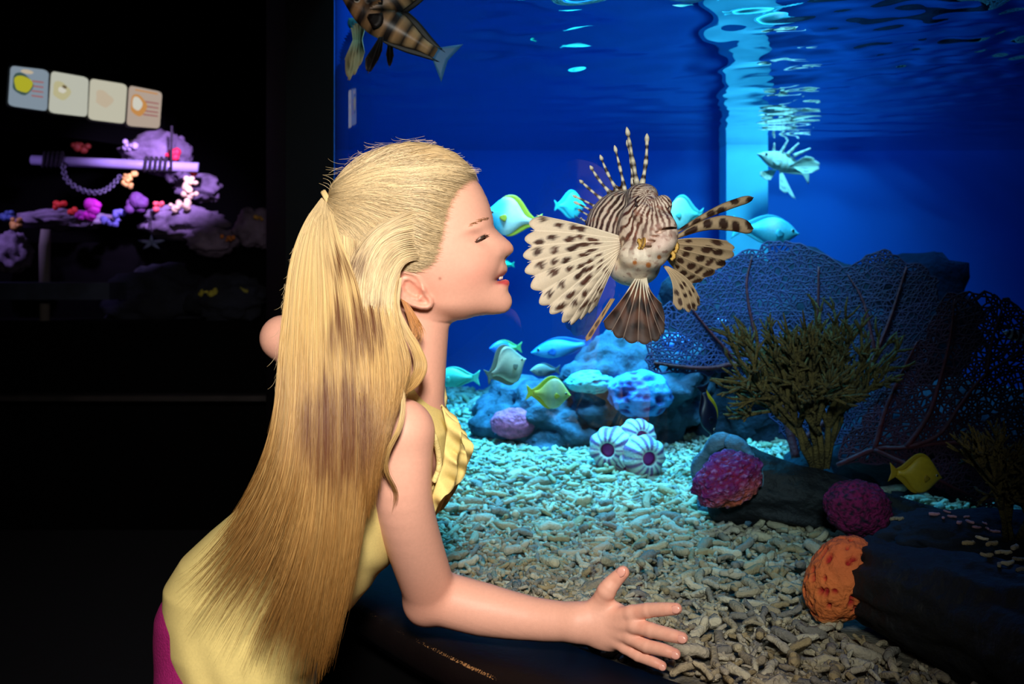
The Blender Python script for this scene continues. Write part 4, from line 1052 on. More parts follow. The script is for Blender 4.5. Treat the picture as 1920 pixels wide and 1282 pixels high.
# pelvic fins
tips = [(1130,604,1.26),(1146,622,1.252),(1168,636,1.248),(1196,643,1.247),(1222,641,1.248),(1240,630,1.25),(1247,608,1.254),(1241,570,1.26)]
rays = [(W(1196+2.2*i, 516+.6*i, 1.268), W(*t), (.004-.002*i, -.006, 0)) for i, t in enumerate(tips)]
def pel_dark(u, v, c):
    base_ = lc((92, 74, 68))*(v)+lc((128, 66, 32))*(1-v)
    k = bands(v*17+math.sin(u*2.6)*1.2, 4)*(1 if v < .8 else .6)
    return base_*(1-k)+lc((34, 20, 18))*k
fan('pelvic_fin', lion, rays, M_fin, scallop=-.06, base=lc((120, 100, 92)), dark=pel_dark, ray_col=lambda i, x: CREAM*.8 if x < .35 else lc((130, 106, 92)), ray_r=.0014, billow=-.002)
tips = [(1262,572,1.265),(1282,580,1.265),(1298,581,1.268),(1309,574,1.272),(1312,560,1.276)]
rays = [(W(1244+2*i, 498+.5*i, 1.268), W(*t), (.010, 0, .008)) for i, t in enumerate(tips)]
fan('pelvic_fin', lion, rays, M_fin, scallop=-.10, base=lc((198, 168, 132)), spots=spot_rows(4, (.92, .72, .5), 21, BROWN*.6, .32, .07))
tips = [(1097,634,1.33),(1106,637,1.33),(1122,610,1.33)]
fan('anal_fin', lion, [(W(1146+3*i, 560, 1.34), W(*t), (0, 0, 0)) for i, t in enumerate(tips)], M_fin, scallop=-.1, base=lc((188, 146, 98)), spots=spot_rows(2, (.85, .6, .35, .15), 23, BROWN*.6, .4, .09))
# clear tail and soft fins, dotted
def dots(seed, n, u1):
    r = np.random.default_rng(seed); return [(r.uniform(0, u1), r.uniform(.15, 1), .10, .018, lc((30, 50, 90))) for _ in range(n)]
tips = [(1060,572,1.60),(1058,598,1.60),(1068,622,1.60),(1090,630,1.60),(1112,622,1.60)]
fan('tail_fin', lion, [(W(1118+3*i, 520, 1.52), W(*t), (0, 0, 0)) for i, t in enumerate(tips)], M_clearfin, scallop=-.06, base=lc((120, 200, 220)), spots=dots(5, 90, 4), ray_r=.0005, ray_col=lambda i, x: lc((130, 200, 215)))
tips = [(1076,402,1.53),(1082,420,1.55),(1092,438,1.56)]
fan('soft_dorsal_fin', lion, [(W(1118+2*i, 430+8*i, 1.48), W(*t), (0, 0, 0)) for i, t in enumerate(tips)], M_clearfin, scallop=-.06, base=lc((150, 190, 210)), spots=dots(6, 30, 2), ray_r=.0006)
# ================================================================== REEF
from mathutils.bvhtree import BVHTree
def hit(bv, px, py):
    d = Vector(((px-960)/FPX, 1, -(py-500)/FPX)).normalized(); r = bv.ray_cast(Vector((0, 0, EYE)), d)
    return (np.array(r[0]), np.array(r[1])) if r[0] else (None, None)
def rock(name, c, r, seed, m, sub=5, amp=.25, scale=1.6, label=None, cat='rock', floor=None, parent=None, col=None, squash=None):
    v, f = ico(sub); n = fnoise(v, scale, 5, seed); n2 = np.abs(fnoise(v, scale*2.3, 4, seed+9))
    V = v*(1+amp*n-.35*amp*n2)[:, None]*np.array(r)+np.array(c)
    if floor is not None: V[:, 2] = np.maximum(V[:, 2], floor)
    o = obj(name, V, f, m, parent, None if col is None else col(v, n, n2))
    if parent is None: tag(o, label, cat)
    o['bv'] = 0; return o, BVHTree.FromPolygons([tuple(x) for x in V], [tuple(int(i) for i in q) for q in f])
M_rock = mat('reef rock', rgb(54, 68, 84), .9, nscale=22, namt=.7, bump=1., bscale=45)
M_dark = mat('dark reef rock', rgb(24, 28, 44), .9, nscale=10, namt=.5, bump=.9, bscale=50)
m1, bv1 = rock('reef_rock', W(1035, 790, 2.66), (.20, .22, .125), 3, M_rock, label='blue-grey boulder behind the yellow tang, carrying a pink sponge', amp=.3, floor=BED-.03)
m2, bv2 = rock('reef_rock', W(1185, 745, 2.62), (.19, .22, .17), 8, M_rock, label='steep reef rock carrying the spotted blue coral and the striped barnacles', amp=.35, floor=BED-.03)
m3, bv3 = rock('reef_rock', W(1520, 700, 2.75), (.46, .3, .33), 12, M_dark, label='broad dark reef rock rising behind the sea fans', amp=.35, floor=BED-.03)
m4, bv4 = rock('reef_rock', W(1800, 860, 2.1), (.30, .24, .15), 15, M_dark, label='low dark rock under the purple sea fan', amp=.3, floor=BED-.03)
# pink sponge on the boulder
M_pinksponge = mat('pink sponge', rgb(226, 86, 120), .9, nscale=90, namt=.35, bump=.8, bscale=140)
p, n = hit(bv1, 963, 793)
if p is None: p = W(963, 793, 2.5); n = np.array((0, -1, 0))
v, f = ico(4); nn = fnoise(v, 3., 3, 4)
sc = p[1]/FPX
o = obj('sponge', v*(1+.10*nn)[:, None]*np.array((43*sc, 24*sc, 29*sc))+p+np.array((0, -.004, 0)), f, M_pinksponge); tag(o, 'oval pink sponge growing on the boulder behind the child', 'sponge')
# striped barnacles with purple mouths
M_barn = mat('barnacle shell', None, .7, attr='col', nscale=120, namt=.12, bump=.4, bscale=200)
def barnacle(px, py, rpx, Y, face, label):
    c = W(px, py, Y); R_ = rpx*Y/FPX; ax = Vector(face).normalized(); u_ = ax.orthogonal().normalized(); v_ = ax.cross(u_)
    prof = [(1.0, -.75), (1.02, -.35), (.95, .0), (.82, .22), (.62, .38), (.44, .44), (.34, .40), (.32, .2), (.30, -.1)]; n_ = 48; V_, F_, C_ = [], [], []
    root = empty('barnacle', tuple(c), label, 'barnacle', 'striped barnacles')
    for k, (r, h) in enumerate(prof):
        for j in range(n_):
            th = 2*PI*j/n_; rr = R_*r*(1+.05*math.sin(9*th)*(k < 5)+.02*math.sin(3*th+px)); q = Vector(c)+(u_*math.cos(th)+v_*math.sin(th))*rr+ax*(h*R_)
            V_.append(tuple(q)); st = (math.sin(14*th) > .25) and 0 < k < 6
            C_.append(lc((130, 80, 130)) if st else lc((226, 220, 206)) if k < 7 else lc((150, 50, 120)))
    F_ = [(k*n_+j, k*n_+(j+1) % n_, (k+1)*n_+(j+1) % n_, (k+1)*n_+j) for k in range(len(prof)-1) for j in range(n_)]
    obj('shell', V_, F_, M_barn, root, C_)
    v, f = ico(3); M3 = np.array(Matrix((u_, v_, ax)).transposed()); obj('mouth', (v*np.array((.32, .32, .12))*R_)@M3.T+np.array(c)+np.array(ax)*R_*.12, f, M_mouth, root)
M_mouth = mat('purple barnacle mouth', rgb(160, 40, 130), .6)
pb, _ = hit(bv2, 1180, 850)
YBN = 2.17
barnacle(1142, 842, 40, YBN, (-.30, -.95, .05), 'striped barnacle at the near-gravel end of the cluster, mouth turned sideways')
barnacle(1200, 818, 33, YBN+.02, (.22, -.95, .15), 'topmost striped barnacle of the cluster on the reef rock')
barnacle(1212, 858, 40, YBN-.03, (.25, -.95, .05), 'largest striped barnacle of the cluster, low on the reef rock')
barnacle(1176, 872, 26, YBN-.01, (0, -.6, -.5), 'small shaded barnacle under the other three, touching the gravel')
# spotted blue coral, teal corals
M_spot = mat('blue coral', None, .8, attr='col', nscale=80, namt=.15, bump=.5, bscale=120)
def pitted(px, py, rx, ry, Y, c0, c1, npit, seed, label, name='brain_coral', pit=.055, m=None, face=(0, -1, .2), depth=.16, cat='coral', flat=.7):
    v, f = ico(5); r = np.random.default_rng(seed); C_ = np.tile(lc(c0), (len(v), 1)); d = np.ones(len(v))*(1+.08*fnoise(v, 2.2, 3, seed))
    fc = np.array(face)/np.linalg.norm(face)
    k = 0
    while k < npit:
        q = r.normal(size=3); q /= np.linalg.norm(q)
        if q@fc < -.15: continue
        k += 1; ang_ = np.arccos(np.clip(v@q, -1, 1)); s_ = pit*r.uniform(.6, 1.5); w_ = np.exp(-(ang_/s_)**4); d -= depth*s_/pit*.35*w_; C_ = C_*(1-w_[:, None])+lc(c1)*w_[:, None]
    for bv in (bv1, bv2, bv3):
        q_, _ = hit(bv, px, py)
        if q_ is not None: Y = min(Y, q_[1]+.01)
    s = Y/FPX; V_ = v*d[:, None]*np.array((rx*s, max(rx, ry)*s*flat, ry*s))+W(px, py, Y)
    o = obj(name, V_, f, m or M_spot, None, C_); tag(o, label, cat); return o
pitted(1200, 738, 62, 44, 2.50, (86, 150, 220), (18, 30, 110), 60, 5, 'rounded blue coral with dark pits beside the dark sea fan', pit=.12)
pitted(1107, 716, 46, 22, 2.66, (120, 205, 200), (30, 90, 120), 40, 6, 'pale teal coral head above the yellow tang', pit=.10)
pitted(1270, 642, 30, 18, 2.45, (90, 140, 230), (16, 30, 110), 26, 7, 'small glowing blue coral head under the lionfish', pit=.14)
pitted(1352, 606, 12, 10, 2.3, (150, 190, 240), (40, 70, 160), 12, 8, 'tiny pale blue coral head within the dark sea fan', pit=.2)
# ---- logs
M_log = mat('black sunken log', rgb(16, 15, 18), .7, nscale=14, namt=.7, bump=1., bscale=38)
def log(name, a, b, ra, rb, seed, label, m, n=72, k=60, bump=.16, round_=.5):
    a, b = Vector(a), Vector(b); ax = (b-a).normalized(); u_ = Vector((0, 0, 1)); u_ = (u_-ax*u_.dot(ax)).normalized(); v_ = ax.cross(u_); L_ = (b-a).length; V_ = []
    for i in range(k+1):
        t = i/k; x = -ra*round_+(L_+ra*round_)*t; r = ra+(rb-ra)*t
        if x < 0: r *= math.sqrt(max(.0004, 1-(x/(ra*round_))**2))
        for j in range(n):
            th = 2*PI*j/n; q = a+ax*x; d = u_*math.cos(th)+v_*math.sin(th)
            nz = mnoise.fractal(Vector((math.cos(th)*2+seed, math.sin(th)*2, x*9)), 1, 2, 5)*bump+mnoise.noise(Vector((th*4, x*3, seed)))*bump*.5
            q = q+d*(r*(1+nz)); q.z = max(q.z, BED-.02); V_.append(tuple(q))
    F_ = [(i*n+j, i*n+(j+1) % n, (i+1)*n+(j+1) % n, (i+1)*n+j) for i in range(k) for j in range(n)]+[tuple(range(n))[::-1], tuple(range(k*n, (k+1)*n))]
    o = obj(name, V_, F_, m); tag(o, label, 'log'); return o, BVHTree.FromPolygons(V_, F_)
l1, bl1 = log('sunken_log', W(1366, 903, 1.745), W(1800, 1000, 1.62), .072, .028, 2, 'dark hollow-ended log with a red and purple sponge on its end', M_log)
l2, bl2 = log('sunken_log', W(1628, 1086, 1.255), W(2050, 1235, 1.0), .050, .076, 6, 'black log close to the glass, its end capped by the orange sponge', M_log)
M_rim = mat('blue-grey bark rim', rgb(90, 120, 140), .85, nscale=30, namt=.45, bump=.8, bscale=70)
rr = MB(); cc = Vector(W(1356, 903, 1.735)); ax = Vector((-.80, -.58, .05)).normalized(); u_ = Vector((0, 0, 1)); u_ = (u_-ax*u_.dot(ax)).normalized(); v_ = ax.cross(u_)
pts = [cc+ax*(-.010+.004*math.sin(3*t))+(u_*math.cos(t)*.066+v_*math.sin(t)*.066)*(1+.05*math.sin(5*t+1)) for t in np.linspace(0, 2*PI, 49)]
rr.tube(pts, [.013*(1+.25*math.sin(7*i)) for i in range(49)], 10)
o = rr.build('end_rim', M_rim, None); o.parent = l1; o['label'] = 'blue-grey rim round the log end'
M_spg = mat('sponge', None, .8, attr='col', nscale=60, namt=.25, bump=.9, bscale=160)
def sponge(px, py, rx, ry, Y, seed, cfun, label, tilt=0., amp=.12, scale=2.4, flat=.8, sub=5):
    v, f = ico(sub); n = fnoise(v, scale, 5, seed); n2 = fnoise(v, scale*4, 4, seed+3); s = Y/FPX
    q = v*(1+amp*n+amp*.5*n2)[:, None]*np.array((rx*s, max(rx, ry)*s*flat, ry*s)); c, t = math.cos(tilt), math.sin(tilt)
    q = np.stack([q[:, 0]*c-q[:, 2]*t, q[:, 1], q[:, 0]*t+q[:, 2]*c], 1)
    o = obj('sponge', q+W(px, py, Y), f, M_spg, None, cfun(v, n, n2)); tag(o, label, 'sponge'); return o
def c_red(v, n, n2):
    k = np.clip(.5+.9*n2+.5*n, 0, 1)[:, None]; C_ = lc((150, 16, 62))*(1-k)+lc((120, 24, 128))*k
    w_ = (np.clip(-v[:, 2]*1.3-.2+n2*.6, 0, 1))[:, None]; C_ = C_*(1-w_)+lc((214, 96, 50))*w_
    h = (np.clip(n2*3.2-.8, 0, 1))[:, None]; return C_*(1-h*.6)+lc((206, 150, 220))*h*.6
sponge(1364, 899, 66, 48, 1.655, 4, c_red, 'wrinkled red and purple sponge on the end of the dark log', tilt=.45, amp=.16, flat=.55)
def c_mag(v, n, n2):
    k = np.clip((n2-.12)*5, 0, 1)[:, None]; return lc((140, 14, 84))*(1-k)+lc((34, 6, 40))*k
sponge(1608, 952, 62, 52, 1.52, 9, c_mag, 'dark magenta sponge dome with black pits behind the orange sponge', tilt=-.2, amp=.10, scale=3.)
# the orange sponge, pitted with red holes
M_orange = mat('orange sponge', None, .85, attr='col', nscale=70, namt=.12, bump=.5, bscale=170)
def orange():
    v, f = ico(6); r = np.random.default_rng(12); C_ = np.tile(lc((246, 128, 62)), (len(v), 1)); d = 1+.06*fnoise(v, 1.8, 4, 2)+.03*fnoise(v, 6., 3, 3)
    k = np.clip(v[:, 2]*.9+.1, 0, 1)[:, None]*.45; C_ = C_*(1-k)+lc((226, 84, 60))*k
    fc = np.array((-.55, -.75, .2)); k = 0
    while k < 46:
        q = r.normal(size=3); q /= np.linalg.norm(q)
        if q@fc < .05: continue
        k += 1; t1 = np.cross(q, (.3, .2, .93)); t1 /= np.linalg.norm(t1); t2 = np.cross(q, t1); s_ = r.uniform(.045, .10)
        x, y = v@t1, v@t2; w_ = np.exp(-((x/s_)**2+(y/(s_*r.uniform(.6, 1.4)))**2)**2)*(v@q > 0); d -= .13*w_; C_ = C_*(1-w_[:, None])+lc((182, 24, 28))*w_[:, None]
    lowd = np.clip((-v[:, 2]-.80)*8, 0, 1)[:, None]; C_ = C_*(1-lowd)+lc((196, 176, 120))*lowd
    Y = 1.245; s = Y/FPX; V_ = v*d[:, None]*np.array((66*s, 60*s, 82*s)); V_[:, 0] += .22*V_[:, 2]; V_ = V_+W(1577, 1086, Y); 
    o = obj('sponge', V_, f, M_orange, None, C_); tag(o, 'bright orange sponge with red pits capping the black log', 'sponge')
orange()
# rubble lying on and behind the log
pcs = [(1815,1022,26,.3),(1840,1012,22,-.5),(1858,1024,30,.5),(1880,1040,30,-.2),(1850,1044,26,.1),(1902,1030,28,.9),(1890,1060,34,.4),(1912,1052,26,-.4),(1918,1072,28,.2),(1872,1062,22,1.2)]
for i, (a_, b_, L_, t) in enumerate(pcs):
    p, n = hit(bl2, a_, b_)
    if p is None: p = W(a_, b_, 1.12)
    o = bpy.data.objects.new('coral_fragment', FRM[i % len(FRM)]); COL.objects.link(o); s = L_*.5*p[1]/FPX
    o.matrix_world = Matrix.Translation(Vector(p)+Vector((0, -.001, s*.35))) @ Matrix.Rotation(t, 4, 'Z') @ Matrix.Scale(s, 4)
    tag(o, 'piece of coral rubble resting on top of the black log near the orange sponge', 'coral fragment', 'coral rubble on the black log')
pcs = [(1752,966,20),(1768,972,18),(1785,970,16),(1800,982,20),(1818,980,18),(1832,990,18),(1850,992,16),(1866,998,18),(1884,1004,16),(1775,960,14),(1812,970,14),(1845,982,14)]
M_pfrag = mat('pinkish coral rubble', rgb(220, 150, 160), .9, nscale=3, namt=.2, bump=.4, bscale=5)
pf = [me.copy() for me in FRM[:4]]
for me in pf: me.materials.clear(); me.materials.append(M_pfrag)
m5, bv5 = rock('reef_rock', W(1815, 1012, 1.42), (.12, .07, .045), 21, M_dark, label='low black stone behind the near log, strewn with pink rubble', amp=.2, floor=BED-.03)
for i, (a_, b_, L_) in enumerate(pcs):
    p, n = hit(bv5, a_, b_)
    if p is None: p = W(a_, b_, 1.44)
    o = bpy.data.objects.new('coral_fragment', pf[i % 4]); COL.objects.link(o); s = L_*.5*1.42/FPX
    o.matrix_world = Matrix.Translation(Vector(p)+Vector((0, 0, s*.2))) @ Matrix.Rotation(i*1.3, 4, 'Z') @ Matrix.Scale(s, 4)
    tag(o, 'pinkish piece of coral rubble on the low stone behind the black log', 'coral fragment', 'pink coral rubble')
o = bpy.data.objects.new('coral_fragment', FRM[3]); COL.objects.link(o); p, n = hit(bl2, 1681, 985)
p = p if p is not None else W(1681, 978, 1.3)
o.matrix_world = Matrix.Translation(Vector(p)+Vector((0, 0, .004))) @ Matrix.Scale(.009, 4); tag(o, 'single white coral stone between the magenta sponge and the black log', 'coral fragment')
# ---- sea fans: a lacy net on branching ribs
M_fanA = mat('sea fan net', None, .8, attr='col', nscale=30, namt=.3)
def net(poly, cell, jit, seed, Yf, r, colf):
    rg = np.random.default_rng(seed); P = np.array(poly); lo, hi = P.min(0), P.max(0); pts = []
    h = cell*.866; row = 0; y = lo[1]
    while y < hi[1]:
        x = lo[0]+(cell/2 if row % 2 else 0)
        while x < hi[0]: pts.append((x+rg.normal(0, jit), y+rg.normal(0, jit))); x += cell
        y += h; row += 1
    pts = np.array(pts); wob = 10*np.array([mnoise.noise(Vector((a/60, b/60, seed))) for a, b in pts]); pts = pts[poly_sdf(pts[:, 0], pts[:, 1], poly) < wob]
    res = delaunay_2d_cdt([Vector(p) for p in pts], [], [], 0, 0.001); vs = np.array([v[:] for v in res[0]]); es = np.array(res[1]); d = np.linalg.norm(vs[es[:, 0]]-vs[es[:, 1]], axis=1)
    es = es[(d < cell*1.75) & (rg.random(len(es)) < .93)]
    W3 = np.array([W(a, b, Yf(a, b)) for a, b in vs]); A, B = W3[es[:, 0]], W3[es[:, 1]]; ca = np.array([colf(a, b) for a, b in vs])
    dv = B-A; dv /= np.linalg.norm(dv, axis=1)[:, None]+1e-9; u_ = np.cross(dv, (0, 1., 0)); u_ /= np.linalg.norm(u_, axis=1)[:, None]+1e-9; v_ = np.cross(dv, u_)
    V_, C_ = [], []
    for E, ix in ((A, es[:, 0]), (B, es[:, 1])):
        for j in range(3):
            th = 2*PI*j/3+.5; V_.append(E+r*(u_*math.cos(th)+v_*math.sin(th))); C_.append(ca[ix])
    n = len(es); V_ = np.concatenate(V_); C_ = np.concatenate(C_); k = np.arange(n); F_ = []
    for j in range(3): F_.append(np.stack([k+j*n, k+((j+1) % 3)*n, k+(3+(j+1) % 3)*n, k+(3+j)*n], 1))
    return V_, np.concatenate(F_), C_
M_rib = mat('sea fan rib', rgb(96, 18, 30), .7, nscale=20, namt=.3, bump=.4, bscale=80)
def ribs(parent, paths, Yf, m):
    for pts, r0, r1 in paths:
        P = catmull([W(a, b, Yf(a, b)-.004) for a, b in pts], 8); b_ = MB(); b_.tube(P, np.linspace(r0, r1, len(P)), 7); b_.build('rib', m, parent)
YA = lambda a, b: 2.02+.00022*(1500-a)+.00025*(700-b)+.03*math.sin(a/70.)
polyA = [(1208,690),(1212,620),(1236,575),(1290,545),(1330,495),(1392,468),(1450,444),(1500,450),(1545,470),(1580,505),(1615,478),(1665,468),(1720,484),(1756,520),(1772,580),(1760,660),(1700,760),(1600,830),(1500,850),(1455,800),(1420,745),(1360,705),(1290,712)]
fa_ = empty('sea_fan', W(1490, 860, 2.02), 'wide dark blue sea fan coral spreading behind the olive bush coral', 'sea fan')
def colA(a, b): k = min(1, max(0, (a-1350)/420)); return lc((40, 46, 96))*(1-k)+lc((56, 22, 50))*k
V_, F_, C_ = net(polyA, 9.5, 2.0, 3, YA, .0022, colA); o = obj('net', V_, F_, M_fanA, fa_, C_, False)
ribs(fa_, [([(1492,858),(1478,800),(1462,735),(1430,700),(1385,682),(1335,690),(1280,688),(1226,680)], .009, .003), ([(1478,800),(1500,700),(1530,600),(1535,500)], .006, .002), ([(1462,735),(1420,640),(1400,540),(1410,480)], .005, .0015), ([(1500,830),(1600,740),(1660,620),(1700,500)], .006, .002), ([(1385,682),(1330,620),(1290,570)], .004, .0012), ([(1640,660),(1620,570),(1590,515)], .004, .0012)], YA, M_rib)
YBf = lambda a, b: 1.80+.00030*(1700-a)+.00015*(760-b)+.025*math.sin(a/60.+1)
polyB = [(1560,868),(1600,800),(1680,700),(1740,600),(1775,548),(1830,540),(1890,560),(1950,600),(2000,700),(1990,860),(1930,940),(1850,960),(1760,925),(1700,880),(1640,880)]
fb_ = empty('sea_fan', W(1590, 868, 1.82), 'large maroon sea fan coral with red ribs at the side of the tank', 'sea fan')
def colB(a, b): return lc((70, 24, 48))
V_, F_, C_ = net(polyB, 10, 2.2, 5, YBf, .0021, colB); obj('net', V_, F_, M_fanA, fb_, C_, False)
ribs(fb_, [([(1570,872),(1640,842),(1700,838),(1760,815),(1800,760),(1850,700),(1920,662),(1990,640)], .0045, .002), ([(1700,838),(1740,780),(1760,720),(1780,640),(1790,560)], .005, .0016), ([(1700,838),(1800,830),(1900,850),(1980,840)], .005, .0018), ([(1850,700),(1860,640),(1880,575)], .004, .0014), ([(1640,842),(1720,880),(1800,920),(1870,950)], .005, .0018), ([(1640,842),(1660,770),(1690,700),(1720,640)], .005, .0016)], YBf, M_rib)
# ---- olive bush corals
M_bush = mat('olive bush coral', rgb(112, 88, 42), .9, nscale=60, namt=.4, bump=.8, bscale=250)
def bush(name, base, n0, L0, seed, label, spread=1.0, depth=6, r0=.004, lean=0., half=.11, kmin=3):
    rg = random.Random(seed); root = empty(name, tuple(base), label, 'coral'); b_ = MB(); b2 = MB()
    def grow(p, d, L, r, k, mb):
        pts = [p]; q = p.copy(); dd = d.copy()
        for i in range(2):
            dd = (dd+Vector((rg.gauss(0, .2), rg.gauss(0, .12), rg.gauss(0, .15)+.05))).normalized(); q = q+dd*(L/2); pts.append(q.copy())
        mb.tube(pts, [r*rg.uniform(.85, 1.2), r*rg.uniform(.8, 1.25), r*(.85 if k > 0 else .5)], 5)
        if k == 0: return
        for i in range(3 if k > 1 else 2):
            s = rg.uniform(-.75, .75)*spread; nd = (dd+Vector((s, rg.gauss(0, .28), rg.gauss(0, .3)))).normalized(); grow(pts[rg.choice((1, 2, 2))], nd, L*rg.uniform(.66, .92), max(.0019, r*.84), k-1, b2)
    for i in range(n0):
        s = (i/(max(1, n0-1))-.5)*2; grow(Vector(base)+Vector((.012*s, 0, 0)), Vector((s*.5*spread+lean, rg.gauss(0, .12), 1)).normalized(), L0*rg.uniform(.85, 1.15), r0*1.3, depth, b_)
    b_.build('trunk', M_bush, root); b2.build('branches', M_bush, root); return root
bush('bush_coral', W(1536, 878, 1.70), 7, .070, 4, 'olive brown bush coral standing on the dark log in front of the sea fans', .72, 5, .0042, .13)
bush('bush_coral', W(1902, 1012, 1.36), 4, .044, 11, 'olive brown bush coral cut off by the picture edge above the rubble', .6, 5, .0036, .0)
# ================================================================== FISH
M_fish = mat('fish scales', None, .4, attr='col', spec=.5, nscale=150, namt=.08)
M_ffin = mat('fish fin', None, .5, attr='col', trans=.35)
SHAPES = {'tang': dict(top=[0,.10,.20,.29,.34,.35,.33,.27,.18,.09,.055,.05], bot=[0,.08,.17,.26,.31,.33,.31,.25,.16,.08,.05,.05], wid=.075, dor=.10, tail=.17),
          'oval': dict(top=[0,.08,.14,.18,.20,.21,.20,.17,.13,.08,.055,.055], bot=[0,.07,.13,.18,.20,.20,.19,.16,.11,.07,.05,.055], wid=.085, dor=.06, tail=.18),
          'slim': dict(top=[0,.06,.10,.13,.145,.15,.14,.12,.09,.06,.045,.045], bot=[0,.05,.09,.12,.135,.135,.125,.10,.08,.055,.045,.045], wid=.07, dor=.05, tail=.16),
          'disc': dict(top=[0,.09,.22,.34,.41,.43,.41,.34,.22,.11,.06,.05], bot=[0,.08,.18,.29,.36,.38,.36,.30,.20,.10,.06,.05], wid=.08, dor=.12, tail=.15)}
def fish(name, px, py, Y, Lpx, heading, shape, cb, label, pitch=0., yaw=0., cf=None, cat='fish'):
    """heading +1: snout to the right of the picture. cb(s, t): body colour, s snout to tail, t belly to back"""
    sh = SHAPES[shape]; L = Lpx*Y/FPX; root = empty(name, tuple(W(px, py, Y)), label, cat)
    Rm = np.array((Matrix.Rotation(yaw+(0 if heading > 0 else PI), 3, 'Z') @ Matrix.Rotation(-pitch, 3, 'Y')))
    o0 = W(px, py, Y)
    def T(q): return (np.asarray(q)*L)@Rm.T+o0
    n, k = 26, 18; ss = np.linspace(0, 1, n)**1.15; body_l = .84
    kn = np.linspace(0, 1, 12); top = np.interp(ss, kn, sh['top']); bot = np.interp(ss, kn, sh['bot'])
    top = np.convolve(np.pad(top, 1, 'edge'), [.25, .5, .25], 'valid'); bot = np.convolve(np.pad(bot, 1, 'edge'), [.25, .5, .25], 'valid'); top[0] = bot[0] = .012
    wid = sh['wid']*np.sin(np.clip(ss*.93+.07, 0, 1)*PI)**.7+.008
    V, F, C = [], [], []
    for i in range(n):
        x = .5-ss[i]*body_l
        for j in range(k):
            th = 2*PI*j/k; z = math.sin(th)*(top[i] if math.sin(th) > 0 else bot[i]); y = math.cos(th)*wid[i]*(1-.25*abs(math.sin(th)))
            V.append((x, y, z)); C.append(cb(ss[i], math.sin(th)))
    F = [(i*k+j, i*k+(j+1) % k, (i+1)*k+(j+1) % k, (i+1)*k+j) for i in range(n-1) for j in range(k)]+[tuple(range(k))[::-1], tuple(range((n-1)*k, n*k))]
    obj('body', T(V), F, M_fish, root, C)
    cf = cf or (lambda kind, u, v: cb(.95, 1))
    def strip(nm, kind, a, b, h, sgn):
        V, F, C = [], [], []; m_ = 16
        for i in range(m_+1):
            u = i/m_; s = a+(b-a)*u; e = np.interp(s, ss, top if sgn > 0 else bot)*sgn; hh = h*math.sin(PI*(u**.75))**.7*(.6+.5*u)
            for j in range(4): v = j/3; V.append((.5-s*body_l-.10*v*u, 0, e*.94+sgn*hh*v)); C.append(cf(kind, u, v))
        F = [(i*4+j, i*4+j+1, i*4+j+5, i*4+j+4) for i in range(m_) for j in range(3)]
        o = obj(nm, T(V), F, M_ffin, root, C); md = o.modifiers.new('t', 'SOLIDIFY'); md.thickness = .008*L; md.offset = 0
    strip('dorsal_fin', 'dorsal', .25, .96, sh['dor'], 1); strip('anal_fin', 'anal', .48, .96, sh['dor']*.85, -1)
    V, F, C = [], [], []
    for i in range(9):
        u = i/8*2-1
        for j in range(5): v = j/4; V.append((.5-body_l+.01-sh['tail']*v*(1-.25*(1-abs(u))), 0, u*(.045+.13*v))); C.append(cf('tail', abs(u), v))
    F = [(i*5+j, i*5+j+1, i*5+j+6, i*5+j+5) for i in range(8) for j in range(4)]
    o = obj('tail_fin', T(V), F, M_ffin, root, C); md = o.modifiers.new('t', 'SOLIDIFY'); md.thickness = .008*L; md.offset = 0
    for sg in (-1, 1):
        V, F, C = [], [], []
        for i in range(6):
            u = i/5*2-1
            for j in range(4): v = j/3; V.append((.5-.30*body_l-.13*v*(1-.3*u*u), sg*(np.interp(.30, ss, wid)*.95+.03*v), -.03+u*(.015+.055*v))); C.append(cf('pectoral', abs(u), v))
        F = [(i*4+j, i*4+j+1, i*4+j+5, i*4+j+4) for i in range(5) for j in range(3)]
        o = obj('pectoral_fin', T(V), F, M_ffin, root, C); md = o.modifiers.new('t', 'SOLIDIFY'); md.thickness = .006*L; md.offset = 0
        v2, f2 = ico(2); d = v2@np.array((.1, sg, .1)); col = np.tile(lc((220, 215, 200)), (len(v2), 1)); col[d > .55] = lc((12, 12, 16))
        obj('eye', T(v2*.026+np.array((.5-.14*body_l, sg*np.interp(.14, ss, wid)*.86, .035))), f2, M_leye, root, col)
    return root
mixc = lambda a, b, k: lc(a)*(1-k)+lc(b)*k
YEL = lambda s, t: mixc((252, 232, 90), (255, 248, 200), min(1, max(0, 1-abs(s-.45)*2.2)))
fish('yellow_tang', 1028, 738, 1.98, 86, 1, 'tang', YEL, 'pale yellow tang swimming in front of the boulder', pitch=-.08, yaw=.15)
fish('yellow_tang', 1716, 890, 1.60, 104, 1, 'tang', lambda s, t: lc((214, 166, 40)), 'dusky yellow tang in front of the maroon sea fan', pitch=-.12, yaw=.1)
fish('surgeonfish', 1326, 768, 1.86, 100, 1, 'oval', lambda s, t: lc((16, 18, 44)), 'dark fish with one yellow fin hanging head down by the log', pitch=-1.35, yaw=.5, cf=lambda k, u, v: lc((240, 196, 50)) if k == 'dorsal' else lc((16, 18, 44)))
fish('parrotfish', 856, 708, 2.42, 88, -1, 'oval', lambda s, t: mixc((60, 170, 150), (120, 220, 190), max(0, t)*.8), 'teal fish swimming level just beyond the neck of the child', yaw=-.1)
def surg(s, t): k = .5+.5*math.sin(t*17+s*6); return mixc((120, 120, 110), (226, 216, 190), k)
fish('surgeonfish', 948, 690, 2.10, 92, 1, 'disc', surg, 'finely striped tan surgeonfish above the boulder, tilted nose up', pitch=.35, yaw=.5)
fish('damselfish', 948, 652, 2.7, 64, -1, 'oval', lambda s, t: lc((40, 110, 210)) if s < .7 else lc((130, 190, 110)), 'small blue fish with green tail above the striped surgeonfish', yaw=.3)
